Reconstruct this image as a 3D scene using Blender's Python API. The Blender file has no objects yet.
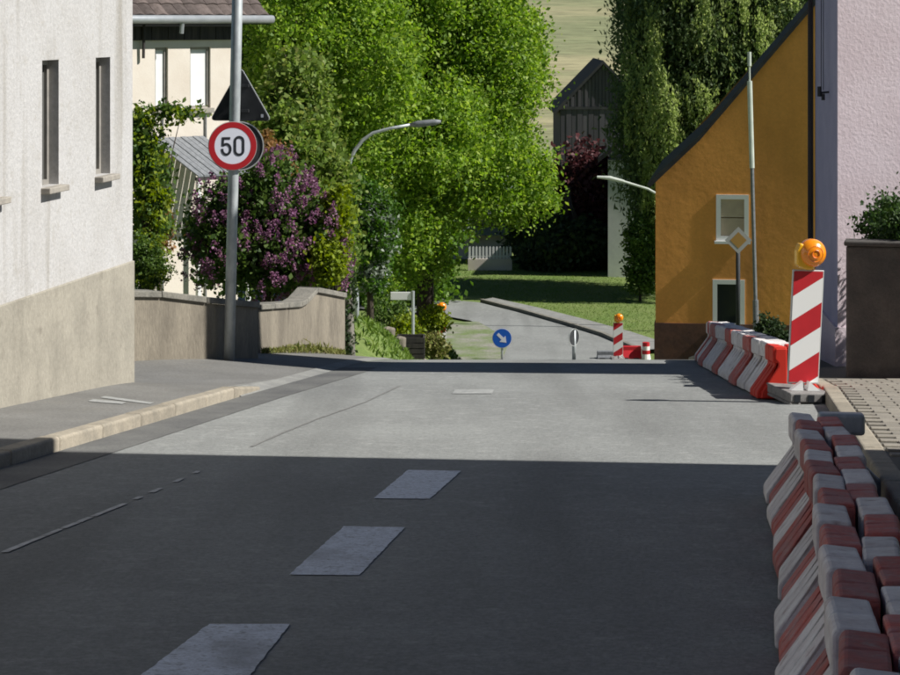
import bpy, math, random
import numpy as np
from mathutils import Vector, Matrix
random.seed(7); rng = np.random.default_rng(11)
R = math.radians
scene = bpy.context.scene
col = scene.collection

# ------------------------------------------------------------------ camera, sky, sun, exposure
F = 2250.0            # focal length in pixels of the 900 px wide photograph
EYE = 1.55            # eye height above the road
HOR = 20.0            # row of the horizon in the photograph
cd = bpy.data.cameras.new('camera'); cam = bpy.data.objects.new('camera', cd); col.objects.link(cam)
cam.location = (0, 0, EYE); cam.rotation_euler = (R(90), 0, 0)
cd.sensor_width = 36; cd.lens = 36 * F / 900; cd.shift_y = -(337.5 - HOR) / 900; cd.clip_end = 3000; cd.clip_start = 0.1
scene.camera = cam
SUN_AZ, SUN_EL = 100.0, 43.0
w = bpy.data.worlds.new('World'); scene.world = w; w.use_nodes = True
nt = w.node_tree; bg = nt.nodes['Background']
sky = nt.nodes.new('ShaderNodeTexSky'); sky.sky_type = 'NISHITA'; sky.sun_disc = False
sky.altitude = 2200; sky.air_density = 0.8; sky.dust_density = 0.2; sky.ozone_density = 1.5; sky.sun_elevation = R(SUN_EL); sky.sun_rotation = R(SUN_AZ)
nt.links.new(sky.outputs[0], bg.inputs[0]); bg.inputs[1].default_value = 0.05
sl = bpy.data.lights.new('sun', 'SUN'); sl.energy = 5.0; sl.angle = R(0.5); sl.color = (1.0, 0.97, 0.925)
so = bpy.data.objects.new('sun', sl); col.objects.link(so)
sdir = Vector((math.cos(R(SUN_EL)) * math.sin(R(SUN_AZ)), math.cos(R(SUN_EL)) * math.cos(R(SUN_AZ)), math.sin(R(SUN_EL))))
so.rotation_euler = sdir.to_track_quat('Z', 'Y').to_euler(); so.location = (20, 0, 30)
vs = scene.view_settings; vs.view_transform = 'Standard'; vs.look = 'None'; vs.exposure = 0.45; vs.gamma = 1.0
vs.use_curve_mapping = False
scene.cycles.filter_width = 1.9
scene.render.resolution_x = 1024; scene.render.resolution_y = 768

# ------------------------------------------------------------------ helpers
def P(px, py, d):      # a measured direction and a distance give a place
    return Vector(((px - 450) / F * d, d, EYE - (py - HOR) / F * d))
def tag(o, label=None, cat=None, group=None, kind=None):
    if label: o['label'] = label
    if cat: o['category'] = cat
    if group: o['group'] = group
    if kind: o['kind'] = kind
    return o
def empty(name, loc, rz=0.0, label=None, cat=None, group=None, kind=None):
    o = bpy.data.objects.new(name, None); col.objects.link(o)
    o.location = loc; o.rotation_euler = (0, 0, rz); o.empty_display_size = 0.2
    return tag(o, label, cat, group, kind)
def link(name, me, mat, parent=None):
    o = bpy.data.objects.new(name, me); col.objects.link(o)
    if mat is not None and not me.materials: me.materials.append(mat)
    if parent is not None: o.parent = parent
    return o
class MB:
    def __init__(s): s.v = []; s.f = []
    def add(s, vs, fs):
        b = len(s.v); s.v += [tuple(v) for v in vs]; s.f += [tuple(i + b for i in f) for f in fs]; return s
    def quad(s, a, b, c, d): return s.add([a, b, c, d], [(0, 1, 2, 3)])
    def box(s, x0, x1, y0, y1, z0, z1):
        return s.add([(x0,y0,z0),(x1,y0,z0),(x1,y1,z0),(x0,y1,z0),(x0,y0,z1),(x1,y0,z1),(x1,y1,z1),(x0,y1,z1)],
                     [(0,3,2,1),(4,5,6,7),(0,1,5,4),(1,2,6,5),(2,3,7,6),(3,0,4,7)])
    def prism(s, poly, h0, h1, axis='z'):   # poly in the two other axes (x,y)->z ; (x,z)->y ; (y,z)->x
        n = len(poly)
        def m(p, h):
            return (p[0], p[1], h) if axis == 'z' else ((p[0], h, p[1]) if axis == 'y' else (h, p[0], p[1]))
        vs = [m(p, h0) for p in poly] + [m(p, h1) for p in poly]
        fs = [tuple(range(n))[::-1], tuple(range(n, 2 * n))] + [(i, (i + 1) % n, n + (i + 1) % n, n + i) for i in range(n)]
        return s.add(vs, fs)
    def tube(s, pts, rad, n=8, caps=True):
        pts = [Vector(p) for p in pts]
        if not hasattr(rad, '__len__'): rad = [rad] * len(pts)
        rings = []; up = None
        for i, p in enumerate(pts):
            t = (pts[min(i + 1, len(pts) - 1)] - pts[max(i - 1, 0)]).normalized()
            a = t.orthogonal().normalized() if up is None else (up - t * up.dot(t)).normalized()
            up = a; b = t.cross(a)
            rings.append([p + (a * math.cos(2*math.pi*k/n) + b * math.sin(2*math.pi*k/n)) * rad[i] for k in range(n)])
        vs = [v for r in rings for v in r]
        fs = [(i*n+k, i*n+(k+1)%n, (i+1)*n+(k+1)%n, (i+1)*n+k) for i in range(len(pts)-1) for k in range(n)]
        if caps: fs += [tuple(range(n))[::-1], tuple(range((len(pts)-1)*n, len(pts)*n))]
        return s.add(vs, fs)
    def disc(s, c, r, y0, y1, n=40):     # a disc in the xz plane
        return s.prism([(c[0] + r*math.cos(2*math.pi*k/n), c[1] + r*math.sin(2*math.pi*k/n)) for k in range(n)], y0, y1, 'y')
    def mesh(s, name, smooth=False):
        me = bpy.data.meshes.new(name); me.from_pydata(s.v, [], s.f); me.validate(); 
        import bmesh
        bm = bmesh.new(); bm.from_mesh(me); bmesh.ops.recalc_face_normals(bm, faces=bm.faces); bm.to_mesh(me); bm.free()
        if smooth: me.polygons.foreach_set('use_smooth', [True] * len(me.polygons))
        return me
    def build(s, name, mat, parent=None, smooth=False, bevel=0.0, seg=2):
        o = link(name, s.mesh(name, smooth), mat, parent)
        if bevel:
            b = o.modifiers.new('bevel', 'BEVEL'); b.width = bevel; b.segments = seg; b.limit_method = 'ANGLE'
        return o
def box(name, mat, parent, *a, bevel=0.0): return MB().box(*a).build(name, mat, parent, bevel=bevel)

# ------------------------------------------------------------------ materials
M = {}
def mat(name, c, rough=0.8, c2=None, scale=4.0, detail=6.0, lo=0.35, hi=0.65, fine=0.0, fscale=60.0, bump=0.0, bscale=40.0,
        bdist=0.02, stretch=None, rnd=0.0, spec=0.3, metal=0.0, coat=0.0, third=None, streak=None):
    m = bpy.data.materials.new(name); m.use_nodes = True; n = m.node_tree; L = n.links; b = n.nodes['Principled BSDF']
    b.inputs['Roughness'].default_value = rough; b.inputs['Specular IOR Level'].default_value = spec
    b.inputs['Metallic'].default_value = metal; b.inputs['Coat Weight'].default_value = coat
    tc = n.nodes.new('ShaderNodeTexCoord'); src = tc.outputs['Object']
    mp = n.nodes.new('ShaderNodeMapping'); L.new(src, mp.inputs[0])
    if stretch: mp.inputs['Scale'].default_value = stretch
    oi = n.nodes.new('ShaderNodeObjectInfo')
    vec = mp.outputs[0]
    off = n.nodes.new('ShaderNodeVectorMath'); off.operation = 'MULTIPLY_ADD'
    cmb = n.nodes.new('ShaderNodeCombineXYZ')
    for i in range(3): L.new(oi.outputs['Random'], cmb.inputs[i])
    L.new(cmb.outputs[0], off.inputs[0]); off.inputs[1].default_value = (13.7, 7.1, 5.3); L.new(vec, off.inputs[2])
    vec = off.outputs[0]
    def mixc(fac, a, bb, mode='MIX'):
        x = n.nodes.new('ShaderNodeMix'); x.data_type = 'RGBA'; x.blend_type = mode
        if isinstance(fac, float): x.inputs[0].default_value = fac
        else: L.new(fac, x.inputs[0])
        for i, q in ((6, a), (7, bb)):
            if isinstance(q, tuple): x.inputs[i].default_value = (*q, 1)
            else: L.new(q, x.inputs[i])
        return x.outputs[2]
    def noise(sc, det=6.0, rg=0.6):
        t = n.nodes.new('ShaderNodeTexNoise'); t.inputs['Scale'].default_value = sc; t.inputs['Detail'].default_value = det
        t.inputs['Roughness'].default_value = rg; L.new(vec, t.inputs['Vector']); return t.outputs[0]
    def ramp(v, a, bb):
        r = n.nodes.new('ShaderNodeMapRange'); r.inputs[1].default_value = a; r.inputs[2].default_value = bb; L.new(v, r.inputs[0]); return r.outputs[0]
    cur = c
    if c2: cur = mixc(ramp(noise(scale, detail), lo, hi), c, c2)
    if third: cur = mixc(ramp(noise(third[1], 5.0), third[2], third[3]), cur, third[0])
    if streak:      # (colour, scale, low, high, stretch): long wear marks
        mp2 = n.nodes.new('ShaderNodeMapping'); L.new(src, mp2.inputs[0]); mp2.inputs['Scale'].default_value = streak[4]
        t2 = n.nodes.new('ShaderNodeTexNoise'); t2.inputs['Scale'].default_value = streak[1]; t2.inputs['Detail'].default_value = 5; L.new(mp2.outputs[0], t2.inputs['Vector'])
        cur = mixc(ramp(t2.outputs[0], streak[2], streak[3]), cur, streak[0])
    if fine:
        cur = mixc(ramp(noise(fscale, 3.0, 0.7), 0.3, 0.7), mixc(1.0, cur, (1-fine,)*3, 'MULTIPLY'), mixc(1.0, cur, (1+fine,)*3, 'MULTIPLY'))
    if rnd:
        r = n.nodes.new('ShaderNodeMapRange'); L.new(oi.outputs['Random'], r.inputs[0]); r.inputs[3].default_value = 1-rnd; r.inputs[4].default_value = 1+rnd
        hv = n.nodes.new('ShaderNodeHueSaturation'); L.new(r.outputs[0], hv.inputs['Value'])
        if isinstance(cur, tuple): hv.inputs['Color'].default_value = (*cur, 1)
        else: L.new(cur, hv.inputs['Color'])
        cur = hv.outputs[0]
    if isinstance(cur, tuple): b.inputs['Base Color'].default_value = (*cur, 1)
    else: L.new(cur, b.inputs['Base Color'])
    if bump:
        bp = n.nodes.new('ShaderNodeBump'); bp.inputs['Strength'].default_value = bump; bp.inputs['Distance'].default_value = bdist
        L.new(noise(bscale, 5.0), bp.inputs['Height']); L.new(bp.outputs[0], b.inputs['Normal'])
    M[name] = m; return m
def leafmat(name, cols, trans=0.35, rough=0.55):
    m = bpy.data.materials.new(name); m.use_nodes = True; n = m.node_tree; L = n.links; b = n.nodes['Principled BSDF']
    g = n.nodes.new('ShaderNodeNewGeometry'); r = n.nodes.new('ShaderNodeValToRGB')
    el = r.color_ramp.elements
    el[0].color = (*cols[0], 1); el[1].color = (*cols[-1], 1)
    for i, c in enumerate(cols[1:-1]): e = el.new((i + 1) / (len(cols) - 1)); e.color = (*c, 1)
    L.new(g.outputs['Random Per Island'], r.inputs[0]); L.new(r.outputs[0], b.inputs['Base Color'])
    b.inputs['Roughness'].default_value = rough; b.inputs['Specular IOR Level'].default_value = 0.25
    t = n.nodes.new('ShaderNodeBsdfTranslucent'); mx = n.nodes.new('ShaderNodeMixShader'); mx.inputs[0].default_value = trans
    hs = n.nodes.new('ShaderNodeHueSaturation'); hs.inputs['Value'].default_value = 1.25; hs.inputs['Saturation'].default_value = 1.1
    L.new(r.outputs[0], hs.inputs['Color']); L.new(hs.outputs[0], t.inputs[0])
    L.new(b.outputs[0], mx.inputs[1]); L.new(t.outputs[0], mx.inputs[2]); L.new(mx.outputs[0], n.nodes['Material Output'].inputs[0])
    M[name] = m; return m

mat('asphalt', (.245,.252,.24), .85, (.20,.205,.196), scale=.5, fine=.22, fscale=30, bump=.5, bscale=48, bdist=.012, third=((.29,.295,.28), 7.0, .52, .75), streak=((.155,.158,.15), 1.0, .46, .76, (1.2,.09,1)))
mat('asphalt_dark', (.10,.10,.098), .85, (.15,.15,.14), scale=1.5, fine=.2, fscale=40, bump=.35, bscale=55, bdist=.01)
mat('asphalt_pale', (.26,.26,.24), .9, (.19,.19,.18), scale=3, fine=.15, fscale=40)
mat('asphalt_walk', (.19,.187,.175), .88, (.145,.142,.132), scale=1.1, fine=.25, fscale=42, bump=.4, bscale=60, bdist=.01, third=((.17,.165,.15), 3.0, .5, .7))
mat('paint', (.66,.70,.76), .75, (.50,.53,.57), scale=22, detail=3.0, lo=.42, hi=.72, fine=.2, fscale=80, third=((.27,.28,.29), 34, .54, .70), streak=((.33,.34,.35), 2.2, .52, .72, (1,.5,1)))
mat('asphalt_seam', (.15,.15,.142), .85, (.2,.2,.19), scale=8, fine=.2)
mat('paint_worn', (.55,.55,.54), .8, (.3,.3,.29), scale=9, lo=.42, hi=.68)
mat('paint_faded', (.34,.345,.33), .8, (.25,.255,.245), scale=7, lo=.4, hi=.65, fine=.2, fscale=40)
mat('kerb', (.33,.29,.225), .85, (.24,.215,.17), scale=5, fine=.18, fscale=45, bump=.3, bscale=40, bdist=.01, rnd=.1)
mat('slab', (.27,.245,.20), .9, (.22,.20,.17), scale=4, fine=.15, fscale=50, bump=.25, bscale=50, bdist=.01, rnd=.09)
mat('joint', (.13,.12,.10), .95)
mat('plaster_white', (.455,.447,.435), .9, (.41,.398,.38), scale=1.3, lo=.42, hi=.7, fine=.10, fscale=24, bump=.5, bscale=34, bdist=.015, third=((.40,.385,.36), 9.0, .56, .72), streak=((.27,.25,.215), 1.5, .55, .78, (2.2,2.2,.16)))
mat('plinth_beige', (.325,.30,.245), .92, (.265,.245,.20), scale=2.6, fine=.12, fscale=35, bump=.45, bscale=26, bdist=.015, stretch=(1,1,.8), third=((.20,.18,.145), 6.0, .60, .78), streak=((.20,.185,.15), 1.2, .55, .8, (2.0,2.0,.2)))
mat('plaster_cream', (.66,.60,.52), .9, (.58,.51,.43), scale=1.5, lo=.4, hi=.75, fine=.05, bump=.3, bscale=30, bdist=.01)
mat('plaster_ochre', (.78,.345,.085), .9, (.69,.30,.072), scale=.8, fine=.07, fscale=18, bump=.35, bscale=5.0, bdist=.02, streak=((.50,.22,.06), .5, .48, .75, (1.4,1.4,.3)))
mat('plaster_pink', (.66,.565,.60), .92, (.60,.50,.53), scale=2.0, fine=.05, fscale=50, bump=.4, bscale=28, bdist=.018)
mat('plaster_pink_shaded', (.40,.38,.50), .92, (.34,.33,.45), scale=2.0, fine=.05, bump=.5, bscale=17, bdist=.03)  # pink render of the side wall, its bluish shade put into the colour
mat('plaster_grey', (.45,.42,.38), .92, (.36,.34,.31), scale=1.0, fine=.06, bump=.4, bscale=20)
mat('plinth_brown', (.13,.065,.045), .9, (.09,.05,.04), scale=5, fine=.2, fscale=14)
mat('window_dark', (.07,.07,.066), .3, (.13,.13,.12), scale=1.6, spec=.5, stretch=(2,2,.4))
mat('glass_dark', (.015,.018,.022), .08, spec=.5)
mat('blind_white', (.76,.76,.74), .6, (.68,.68,.67), scale=3)
mat('blind_beige', (.50,.40,.29), .7, (.42,.33,.25), scale=3)
mat('frame_white', (.74,.74,.72), .5); mat('frame_grey', (.30,.28,.25), .6, (.22,.21,.19), scale=6)
mat('stone_sill', (.36,.33,.28), .85, (.26,.24,.21), scale=8, fine=.15)
mat('roof_tile', (.075,.058,.05), .75, (.12,.095,.085), scale=6, fine=.2, fscale=30, rnd=.3)
mat('roof_dark', (.03,.03,.032), .8, (.05,.048,.046), scale=4)
mat('wood_dark', (.028,.026,.026), .8, (.06,.052,.048), scale=2, stretch=(6,6,.6))
mat('wood_barn', (.088,.08,.085), .85, (.065,.06,.07), scale=3, stretch=(3,3,.25), rnd=.2)
mat('wood_board', (.36,.25,.12), .85, (.28,.19,.09), scale=3, stretch=(1,1,5), rnd=.1)
mat('zinc', (.42,.44,.45), .45, (.34,.36,.37), scale=5, metal=.5)
mat('galv', (.50,.53,.53), .5, (.36,.39,.40), scale=14, metal=.35, spec=.4, stretch=(1,1,.5))
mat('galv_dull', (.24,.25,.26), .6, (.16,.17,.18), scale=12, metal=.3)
mat('pale_pole', (.62,.66,.58), .5, (.5,.54,.48), scale=5)
mat('sign_back', (.028,.030,.033), .7, (.045,.047,.05), scale=8)
mat('sign_rim', (.62,.63,.62), .4, metal=.4)
mat('sign_white', (.70,.72,.80), .45); mat('sign_red', (.40,.016,.022), .45); mat('sign_black', (.02,.023,.028), .5)
mat('sign_blue', (.012,.11,.52), .4); mat('sign_yellow', (.34,.19,.05), .6); mat('sign_dull', (.36,.35,.34), .6)
mat('beacon_red', (.52,.022,.03), .45, (.45,.02,.028), scale=6); mat('beacon_white', (.78,.78,.76), .45)
mat('amber', (.90,.28,.004), .25, spec=.6, coat=.5); mat('amber_yellow', (.88,.46,.012), .3, spec=.6, coat=.4); mat('amber_deep', (.80,.20,.004), .25, spec=.6, coat=.6)
mat('rubber', (.26,.25,.235), .85, (.17,.16,.155), scale=10, fine=.2)
mat('bar_red', (.50,.11,.085), .75, (.43,.20,.19), scale=7, lo=.36, hi=.62, fine=.16, fscale=40, rnd=.16, bump=.2, bscale=40, third=((.38,.29,.27), 11, .56, .78))
mat('bar_white', (.80,.775,.75), .75, (.66,.61,.59), scale=7, lo=.38, hi=.64, fine=.10, fscale=40, rnd=.10, bump=.2, bscale=40, third=((.25,.15,.13), 10, .58, .78))
mat('bar_red_lit', (.70,.035,.018), .55, (.58,.035,.02), scale=6, rnd=.1)  # sunlit copy of the barrier red, the sun put into the colour
mat('concrete', (.25,.22,.17), .92, (.16,.14,.11), scale=1.6, fine=.15, fscale=30, bump=.5, bscale=24, bdist=.02, stretch=(1.6,1.6,.45), third=((.12,.105,.085), 2.4, .58, .78))
mat('concrete_cap', (.24,.225,.19), .92, (.15,.145,.125), scale=5, fine=.2, fscale=30, bump=.4)
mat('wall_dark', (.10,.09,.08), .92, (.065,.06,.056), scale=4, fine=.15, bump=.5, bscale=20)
mat('grass', (.11,.17,.035), .95, (.16,.20,.06), scale=.7, fine=.35, fscale=12, bump=.6, bscale=14, bdist=.06)
mat('dirt', (.25,.24,.205), .95, (.13,.18,.06), scale=1.3, fine=.25, fscale=14, bump=.4, bscale=12)
mat('field', (.30,.275,.155), .97, (.19,.205,.105), scale=.035, lo=.44, hi=.58, fine=.32, fscale=.9, bump=.5, bscale=1.5, bdist=.3, stretch=(.35,1.6,1))
mat('bark', (.075,.058,.042), .95, (.04,.032,.025), scale=6, bump=.9, bscale=18, bdist=.05, stretch=(1,1,.3))
mat('bark_pale', (.24,.22,.19), .95, (.12,.11,.09), scale=6, bump=.6, bscale=14, stretch=(1,1,.4))
mat('orange_tile', (.42,.11,.03), .85, (.32,.09,.03), scale=4)
leafmat('leaf_lime', [(.10,.18,.022), (.15,.26,.03), (.20,.33,.04), (.29,.42,.06), (.36,.46,.08)], .48)
leafmat('leaf_mid', [(.035,.085,.012), (.06,.14,.016), (.10,.19,.022)], .35)
leafmat('leaf_olive', [(.10,.16,.035), (.16,.24,.045), (.22,.31,.065), (.26,.28,.08)], .45)
leafmat('leaf_dark', [(.03,.05,.025), (.045,.075,.03), (.065,.095,.035)], .3)
leafmat('leaf_weep', [(.07,.11,.05), (.12,.17,.065), (.17,.22,.08)], .45)
leafmat('leaf_weep_tip', [(.26,.34,.10), (.36,.44,.14), (.44,.50,.20)], .5)
leafmat('leaf_fresh', [(.07,.14,.02), (.11,.21,.025), (.17,.28,.04)], .45)
leafmat('leaf_copper', [(.08,.03,.032), (.12,.04,.042), (.06,.03,.03)], .3)
leafmat('leaf_bush', [(.045,.09,.02), (.085,.15,.03), (.14,.21,.045)], .35)
leafmat('leaf_hedge', [(.018,.045,.010), (.035,.075,.014), (.06,.11,.02)], .25)
leafmat('leaf_yellow', [(.13,.18,.015), (.20,.27,.02), (.28,.33,.03)], .4)
leafmat('leaf_orange', [(.22,.13,.045), (.32,.17,.07), (.17,.13,.035)], .35)
leafmat('leaf_pale', [(.15,.19,.12), (.28,.32,.25), (.45,.48,.44)], .3)
leafmat('blossom', [(.19,.075,.14), (.29,.13,.23), (.40,.23,.34), (.26,.12,.16), (.22,.06,.20)], .35)
leafmat('weed', [(.20,.19,.06), (.15,.19,.04), (.28,.24,.10)], .3)
leafmat('grass_blade', [(.08,.14,.025), (.13,.21,.035), (.18,.25,.05)], .35)

# ------------------------------------------------------------------ terrain
def prof(y):
    if y < 24: return -.0933 * y
    if y < 34: return -.0933 * y - .005 * (y - 24) ** 2
    z34 = -.0933 * 34 - .5
    if y < 50: return z34 - .19333 * (y - 34)
    z50 = z34 - .19333 * 16
    if y < 72:
        u = y - 50; return z50 - .19333 * u + .19333 / 44 * u * u
    return z50 - .19333 * 22 + .19333 / 44 * 484
def lerp_tab(t, y):
    if y <= t[0][0]: (y0, a), (y1, b) = t[0], t[1]
    else:
        for i in range(len(t) - 1):
            if y <= t[i + 1][0] or i == len(t) - 2: (y0, a), (y1, b) = t[i], t[i + 1]; break
    return a + (b - a) * (y - y0) / (y1 - y0)
XL = [(15.85, -2.73), (20.75, -1.98), (24.4, -1.36), (30, -.75), (40, -.3), (50, .1), (60, .8), (69.6, 1.55)]
XR = [(9.7, 2.10), (16.6, 2.93), (20.5, 3.40), (25, 3.55), (30, 3.5), (40, 3.7), (50, 4.3), (60, 5.3), (70.5, 5.95)]
xl = lambda y: lerp_tab(XL, y)
xr = lambda y: lerp_tab(XR, y)
def sstep(a, b, x): t = min(1, max(0, (x - a) / (b - a))); return t * t * (3 - 2 * t)
def ground_z(x, y):
    z = prof(min(y, 165)) - .07
    if y < 75:
        dl = xl(y) - x; dr = x - xr(y)
        z += 1.12 * sstep(30, 41, y) * (1 - sstep(62, 68, y)) * sstep(.25, 1.2, dl)
        z += 1.05 * sstep(36, 48, y) * (1 - sstep(62, 70, y)) * sstep(.5, 2.2, dr)
        z += .45 * sstep(24, 27, y) * (1 - sstep(34, 40, y)) * sstep(3.0, 3.8, dl)
    if y > 95: z += .35 * sstep(95, 150, y) * math.sin(x * .07)
    return z
def grid(name, xs, ys, fz, material):
    me = bpy.data.meshes.new(name)
    v = [(x, y, fz(x, y)) for y in ys for x in xs]; nx = len(xs)
    f = [(j*nx+i, j*nx+i+1, (j+1)*nx+i+1, (j+1)*nx+i) for j in range(len(ys)-1) for i in range(nx-1)]
    me.from_pydata(v, [], f); me.polygons.foreach_set('use_smooth', [True] * len(f))
    return link(name, me, material)
xs = list(np.arange(-160, -14, 8)) + list(np.arange(-14, 16, .4)) + list(np.arange(16, 170, 8))
ys = list(np.arange(-30, 4, 2)) + list(np.arange(4, 90, .5)) + list(np.arange(90, 168, 3))
tag(grid('ground', xs, ys, ground_z, M['grass']), kind='structure')
def hill_z(x, y): return prof(165) - .35 + .135 * max(0, y - 166) + 1.2 * math.sin(x * .02 + y * .013) * sstep(165, 260, y) + 10 * sstep(400, 700, y)
tag(grid('hillside_field', list(np.arange(-300, 301, 10)), list(np.arange(158, 720, 8)), hill_z, M['field']), kind='structure')

# road strip: left and right edges
pairs = []
for y in np.arange(-12, 68.1, .5): pairs.append(((xl(y), y), (xr(y), y)))
curve_l = [(1.62, 69.6), (1.62, 73), (1.45, 75.5), (.7, 78.2), (-.6, 80.0), (-4, 81.8), (-10, 83.2), (-20, 84)]
curve_r = [(5.92, 70.5), (5.3, 73.2), (4.5, 75.5), (3.5, 78.2), (2.3, 81), (.6, 83.8), (-3.5, 86.6), (-10, 88.3), (-20, 89)][:8] 
curve_r = [(5.92, 70.5), (5.0, 74.2), (3.9, 77.0), (2.5, 80.3), (1.1, 83.2), (-2.5, 85.8), (-10, 88.0), (-20, 89)]
for a, b in zip(curve_l, curve_r): pairs.append((a, b))
def strip(name, pairs, nz, material, n=8, dz=0.0):
    m = MB(); rows = []
    for a, b in pairs:
        rows.append([(a[0] + (b[0]-a[0])*k/n, a[1] + (b[1]-a[1])*k/n) for k in range(n + 1)])
    for r in rows: m.v += [(x, y, nz(x, y) + dz) for x, y in r]
    for j in range(len(rows) - 1):
        for k in range(n): i = j*(n+1)+k; m.f.append((i, i+1, i+n+2, i+n+1))
    me = bpy.data.meshes.new(name); me.from_pydata(m.v, [], m.f); me.polygons.foreach_set('use_smooth', [True]*len(m.f))
    return link(name, me, material)
rz_ = lambda x, y: prof(y)
road = tag(strip('road', pairs, rz_, M['asphalt']), kind='structure')
def tilt(o, x, y, az, dz=0.0):
    """lay a piece on the slope at (x, y), its local y along the street"""
    s = (prof(y + .1) - prof(y - .1)) / .2
    o.location = (x, y, prof(y) + dz); o.rotation_euler = (math.atan(s), 0, -math.atan(az)); return o
# gutter along the left kerb, laid on the road
gp = [((xl(y) + .015, y), (xl(y) + .42, y)) for y in np.arange(4, 26, .5)]
g = strip('gutter', gp, rz_, M['asphalt_dark'], 2, .004); tag(g, kind='structure')
# centre dashes: worn blocks, 1.5 m long
def ground_quad(name, pts, material, dz, parent=road, n=6):
    """pts: near-left, near-right, far-right, far-left on the road"""
    a, b, c, d = pts; m = MB()
    for j in range(n + 1):
        t = j / n
        for (p, q) in ((a, d), (b, c)):
            x = p[0] + (q[0]-p[0])*t + random.uniform(-.0035, .0035); y = p[1] + (q[1]-p[1])*t
            m.v.append((x, y, prof(y) + dz))
    for j in range(n): m.f.append((2*j, 2*j+1, 2*j+3, 2*j+2))
    me = bpy.data.meshes.new(name); me.from_pydata(m.v, [], m.f)
    return link(name, me, material, parent)
def pr(px, py): d = F * EYE / (py - (HOR + F * .0933)); return ((px - 450) / F * d, d)
dash = [[(120,692),(238,692),(290,625),(209,625)], [(289,575.5),(359,576),(405,528),(344,527)], [(374,499),(430,499.5),(461,471.5),(408,470.5)], [(452,394),(492,394),(494,390),(455,390)]]
for i, q in enumerate(dash): ground_quad('lane_dash', [pr(*p) for p in q], M['paint' if i < 3 else 'paint_faded'], .0045, n=30)
# the seam and remains of an old edge line on the left
seam = [(-30,567),(0,553),(60,529),(125,503),(160,488),(200,470),(250,447),(282,433),(314,420),(365,402),(399,386)]
for i in range(len(seam) - 1):
    a, b = pr(*seam[i]), pr(*seam[i+1])
    if i >= 6: ground_quad('seam', [(a[0],a[1]),(a[0]+.022,a[1]),(b[0]+.022,b[1]),(b[0],b[1])], M['asphalt_seam'], .005)
for (t0, t1) in ((0,.20),(.205,.29),(.30,.37),(.375,.44),(.45,.61),(.66,.69),(.74,.79),(.86,.90),(.96,.98)):
    k = [seam[1][0] + 200*t0, 0, seam[1][0] + 200*t1, 0]
    def sy(x):
        for i in range(len(seam)-1):
            if seam[i][0] <= x <= seam[i+1][0]: return seam[i][1] + (seam[i+1][1]-seam[i][1])*(x-seam[i][0])/(seam[i+1][0]-seam[i][0])
    a, b = pr(k[0], sy(k[0])), pr(k[2], sy(k[2]))
    ground_quad('edge_line', [(a[0],a[1]),(a[0]+.036,a[1]),(b[0]+.032,b[1]),(b[0],b[1])], M['paint_worn'], .0055, n=3)
# left pavement
def kerb_h(y): return .085 - .06 * sstep(20.6, 23.2, y)
def walk_z(x, y):
    d = max(0, xl(y) - .15 - x); return prof(y) + kerb_h(y) + d * (.02 + .055 * sstep(22, 25, y))
wp = [((xl(y) - 4.2, y), (xl(y) - .14, y)) for y in np.arange(-12, 30.6, .4)]
tag(strip('pavement_left', wp, walk_z, M['asphalt_walk'], 6), kind='structure')
wq = [((xl(y) - .16, y), (xl(y) + .02, y)) for y in np.arange(20.9, 32, .4)]
tag(strip('pavement_edge', wq, lambda x, y: prof(y) + .004 + (kerb_h(y)) * min(1, max(0, (xl(y) - x) / .16)), M['asphalt_pale'], 3), kind='structure')
kerb = empty('kerb', (0, 0, 0), kind='structure')
km = MB().box(-.15, 0, .006, .994, -.2, 0).mesh('kerb_stone')
ke = MB().add([(-.15,.006,-.2),(0,.006,-.2),(0,.994,-.2),(-.15,.994,-.2),(-.15,.006,0),(0,.006,0),(0,.994,-.06),(-.15,.994,-.06)],
              [(0,3,2,1),(4,5,6,7),(0,1,5,4),(1,2,6,5),(2,3,7,6),(3,0,4,7)]).mesh('kerb_end_stone')
def kerb_run(side, y0, y1, first):
    y = y0
    while y < y1:
        f = xl if side < 0 else xr
        az = (f(y + .5) - f(y - .5)); last = side < 0 and y + 1.05 > y1
        o = link('kerb_stone', ke if last else km, M['kerb'], kerb); h = .095 if side < 0 else .11
        tilt(o, f(y) + (0 if side < 0 else .15), y, az, h + .004 + random.uniform(-.004, .004)); 
        b = o.modifiers.new('bevel', 'BEVEL'); b.width = .022; b.segments = 3
        y += 1 * math.cos(math.atan(az)) * math.cos(math.atan(.0933))
kerb_run(-1, 4.0, 20.9, True); kerb_run(1, 4.0, 33, True)
# small white paint lines on the left pavement
for q in ([(88,401),(122,404),(126,402),(93,399)], [(100,397.5),(150,404),(154,402.5),(105,396)]):
    pts = []
    for (px, py) in q:
        d = 20.0
        for _ in range(12): X = (px-450)/F*d; d = F * (EYE - walk_z(X, d) - .005) / (py - HOR)
        pts.append(((px-450)/F*d, d, walk_z((px-450)/F*d, d) + .005))
    link('paint_mark', MB().quad(*pts).mesh('paint_mark'), M['paint_faded'], bpy.data.objects['pavement_left'])
# right pavement with slabs
def rwalk_z(x, y): return prof(y) + .105
rp = [((xr(y) + .14, y), (xr(y) + 3.2, y)) for y in np.arange(-12, 40, .5)]
pav = tag(strip('pavement_right', rp, rwalk_z, M['joint'], 3), kind='structure')
sm = MB().box(-.117, .117, -.077, .077, -.05, 0).mesh('paver')
for j in range(46):
    y = 14.4 + j * .160
    for i in range(6):
        az = xr(y + .5) - xr(y - .5)
        o = link('paver', sm, M['slab'], pav); tilt(o, xr(y) + .27 + (i + .5 * (j % 2)) * .24, y, az, .118 + random.uniform(-.003, .003))
        b = o.modifiers.new('bevel', 'BEVEL'); b.width = .006; b.segments = 1
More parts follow.
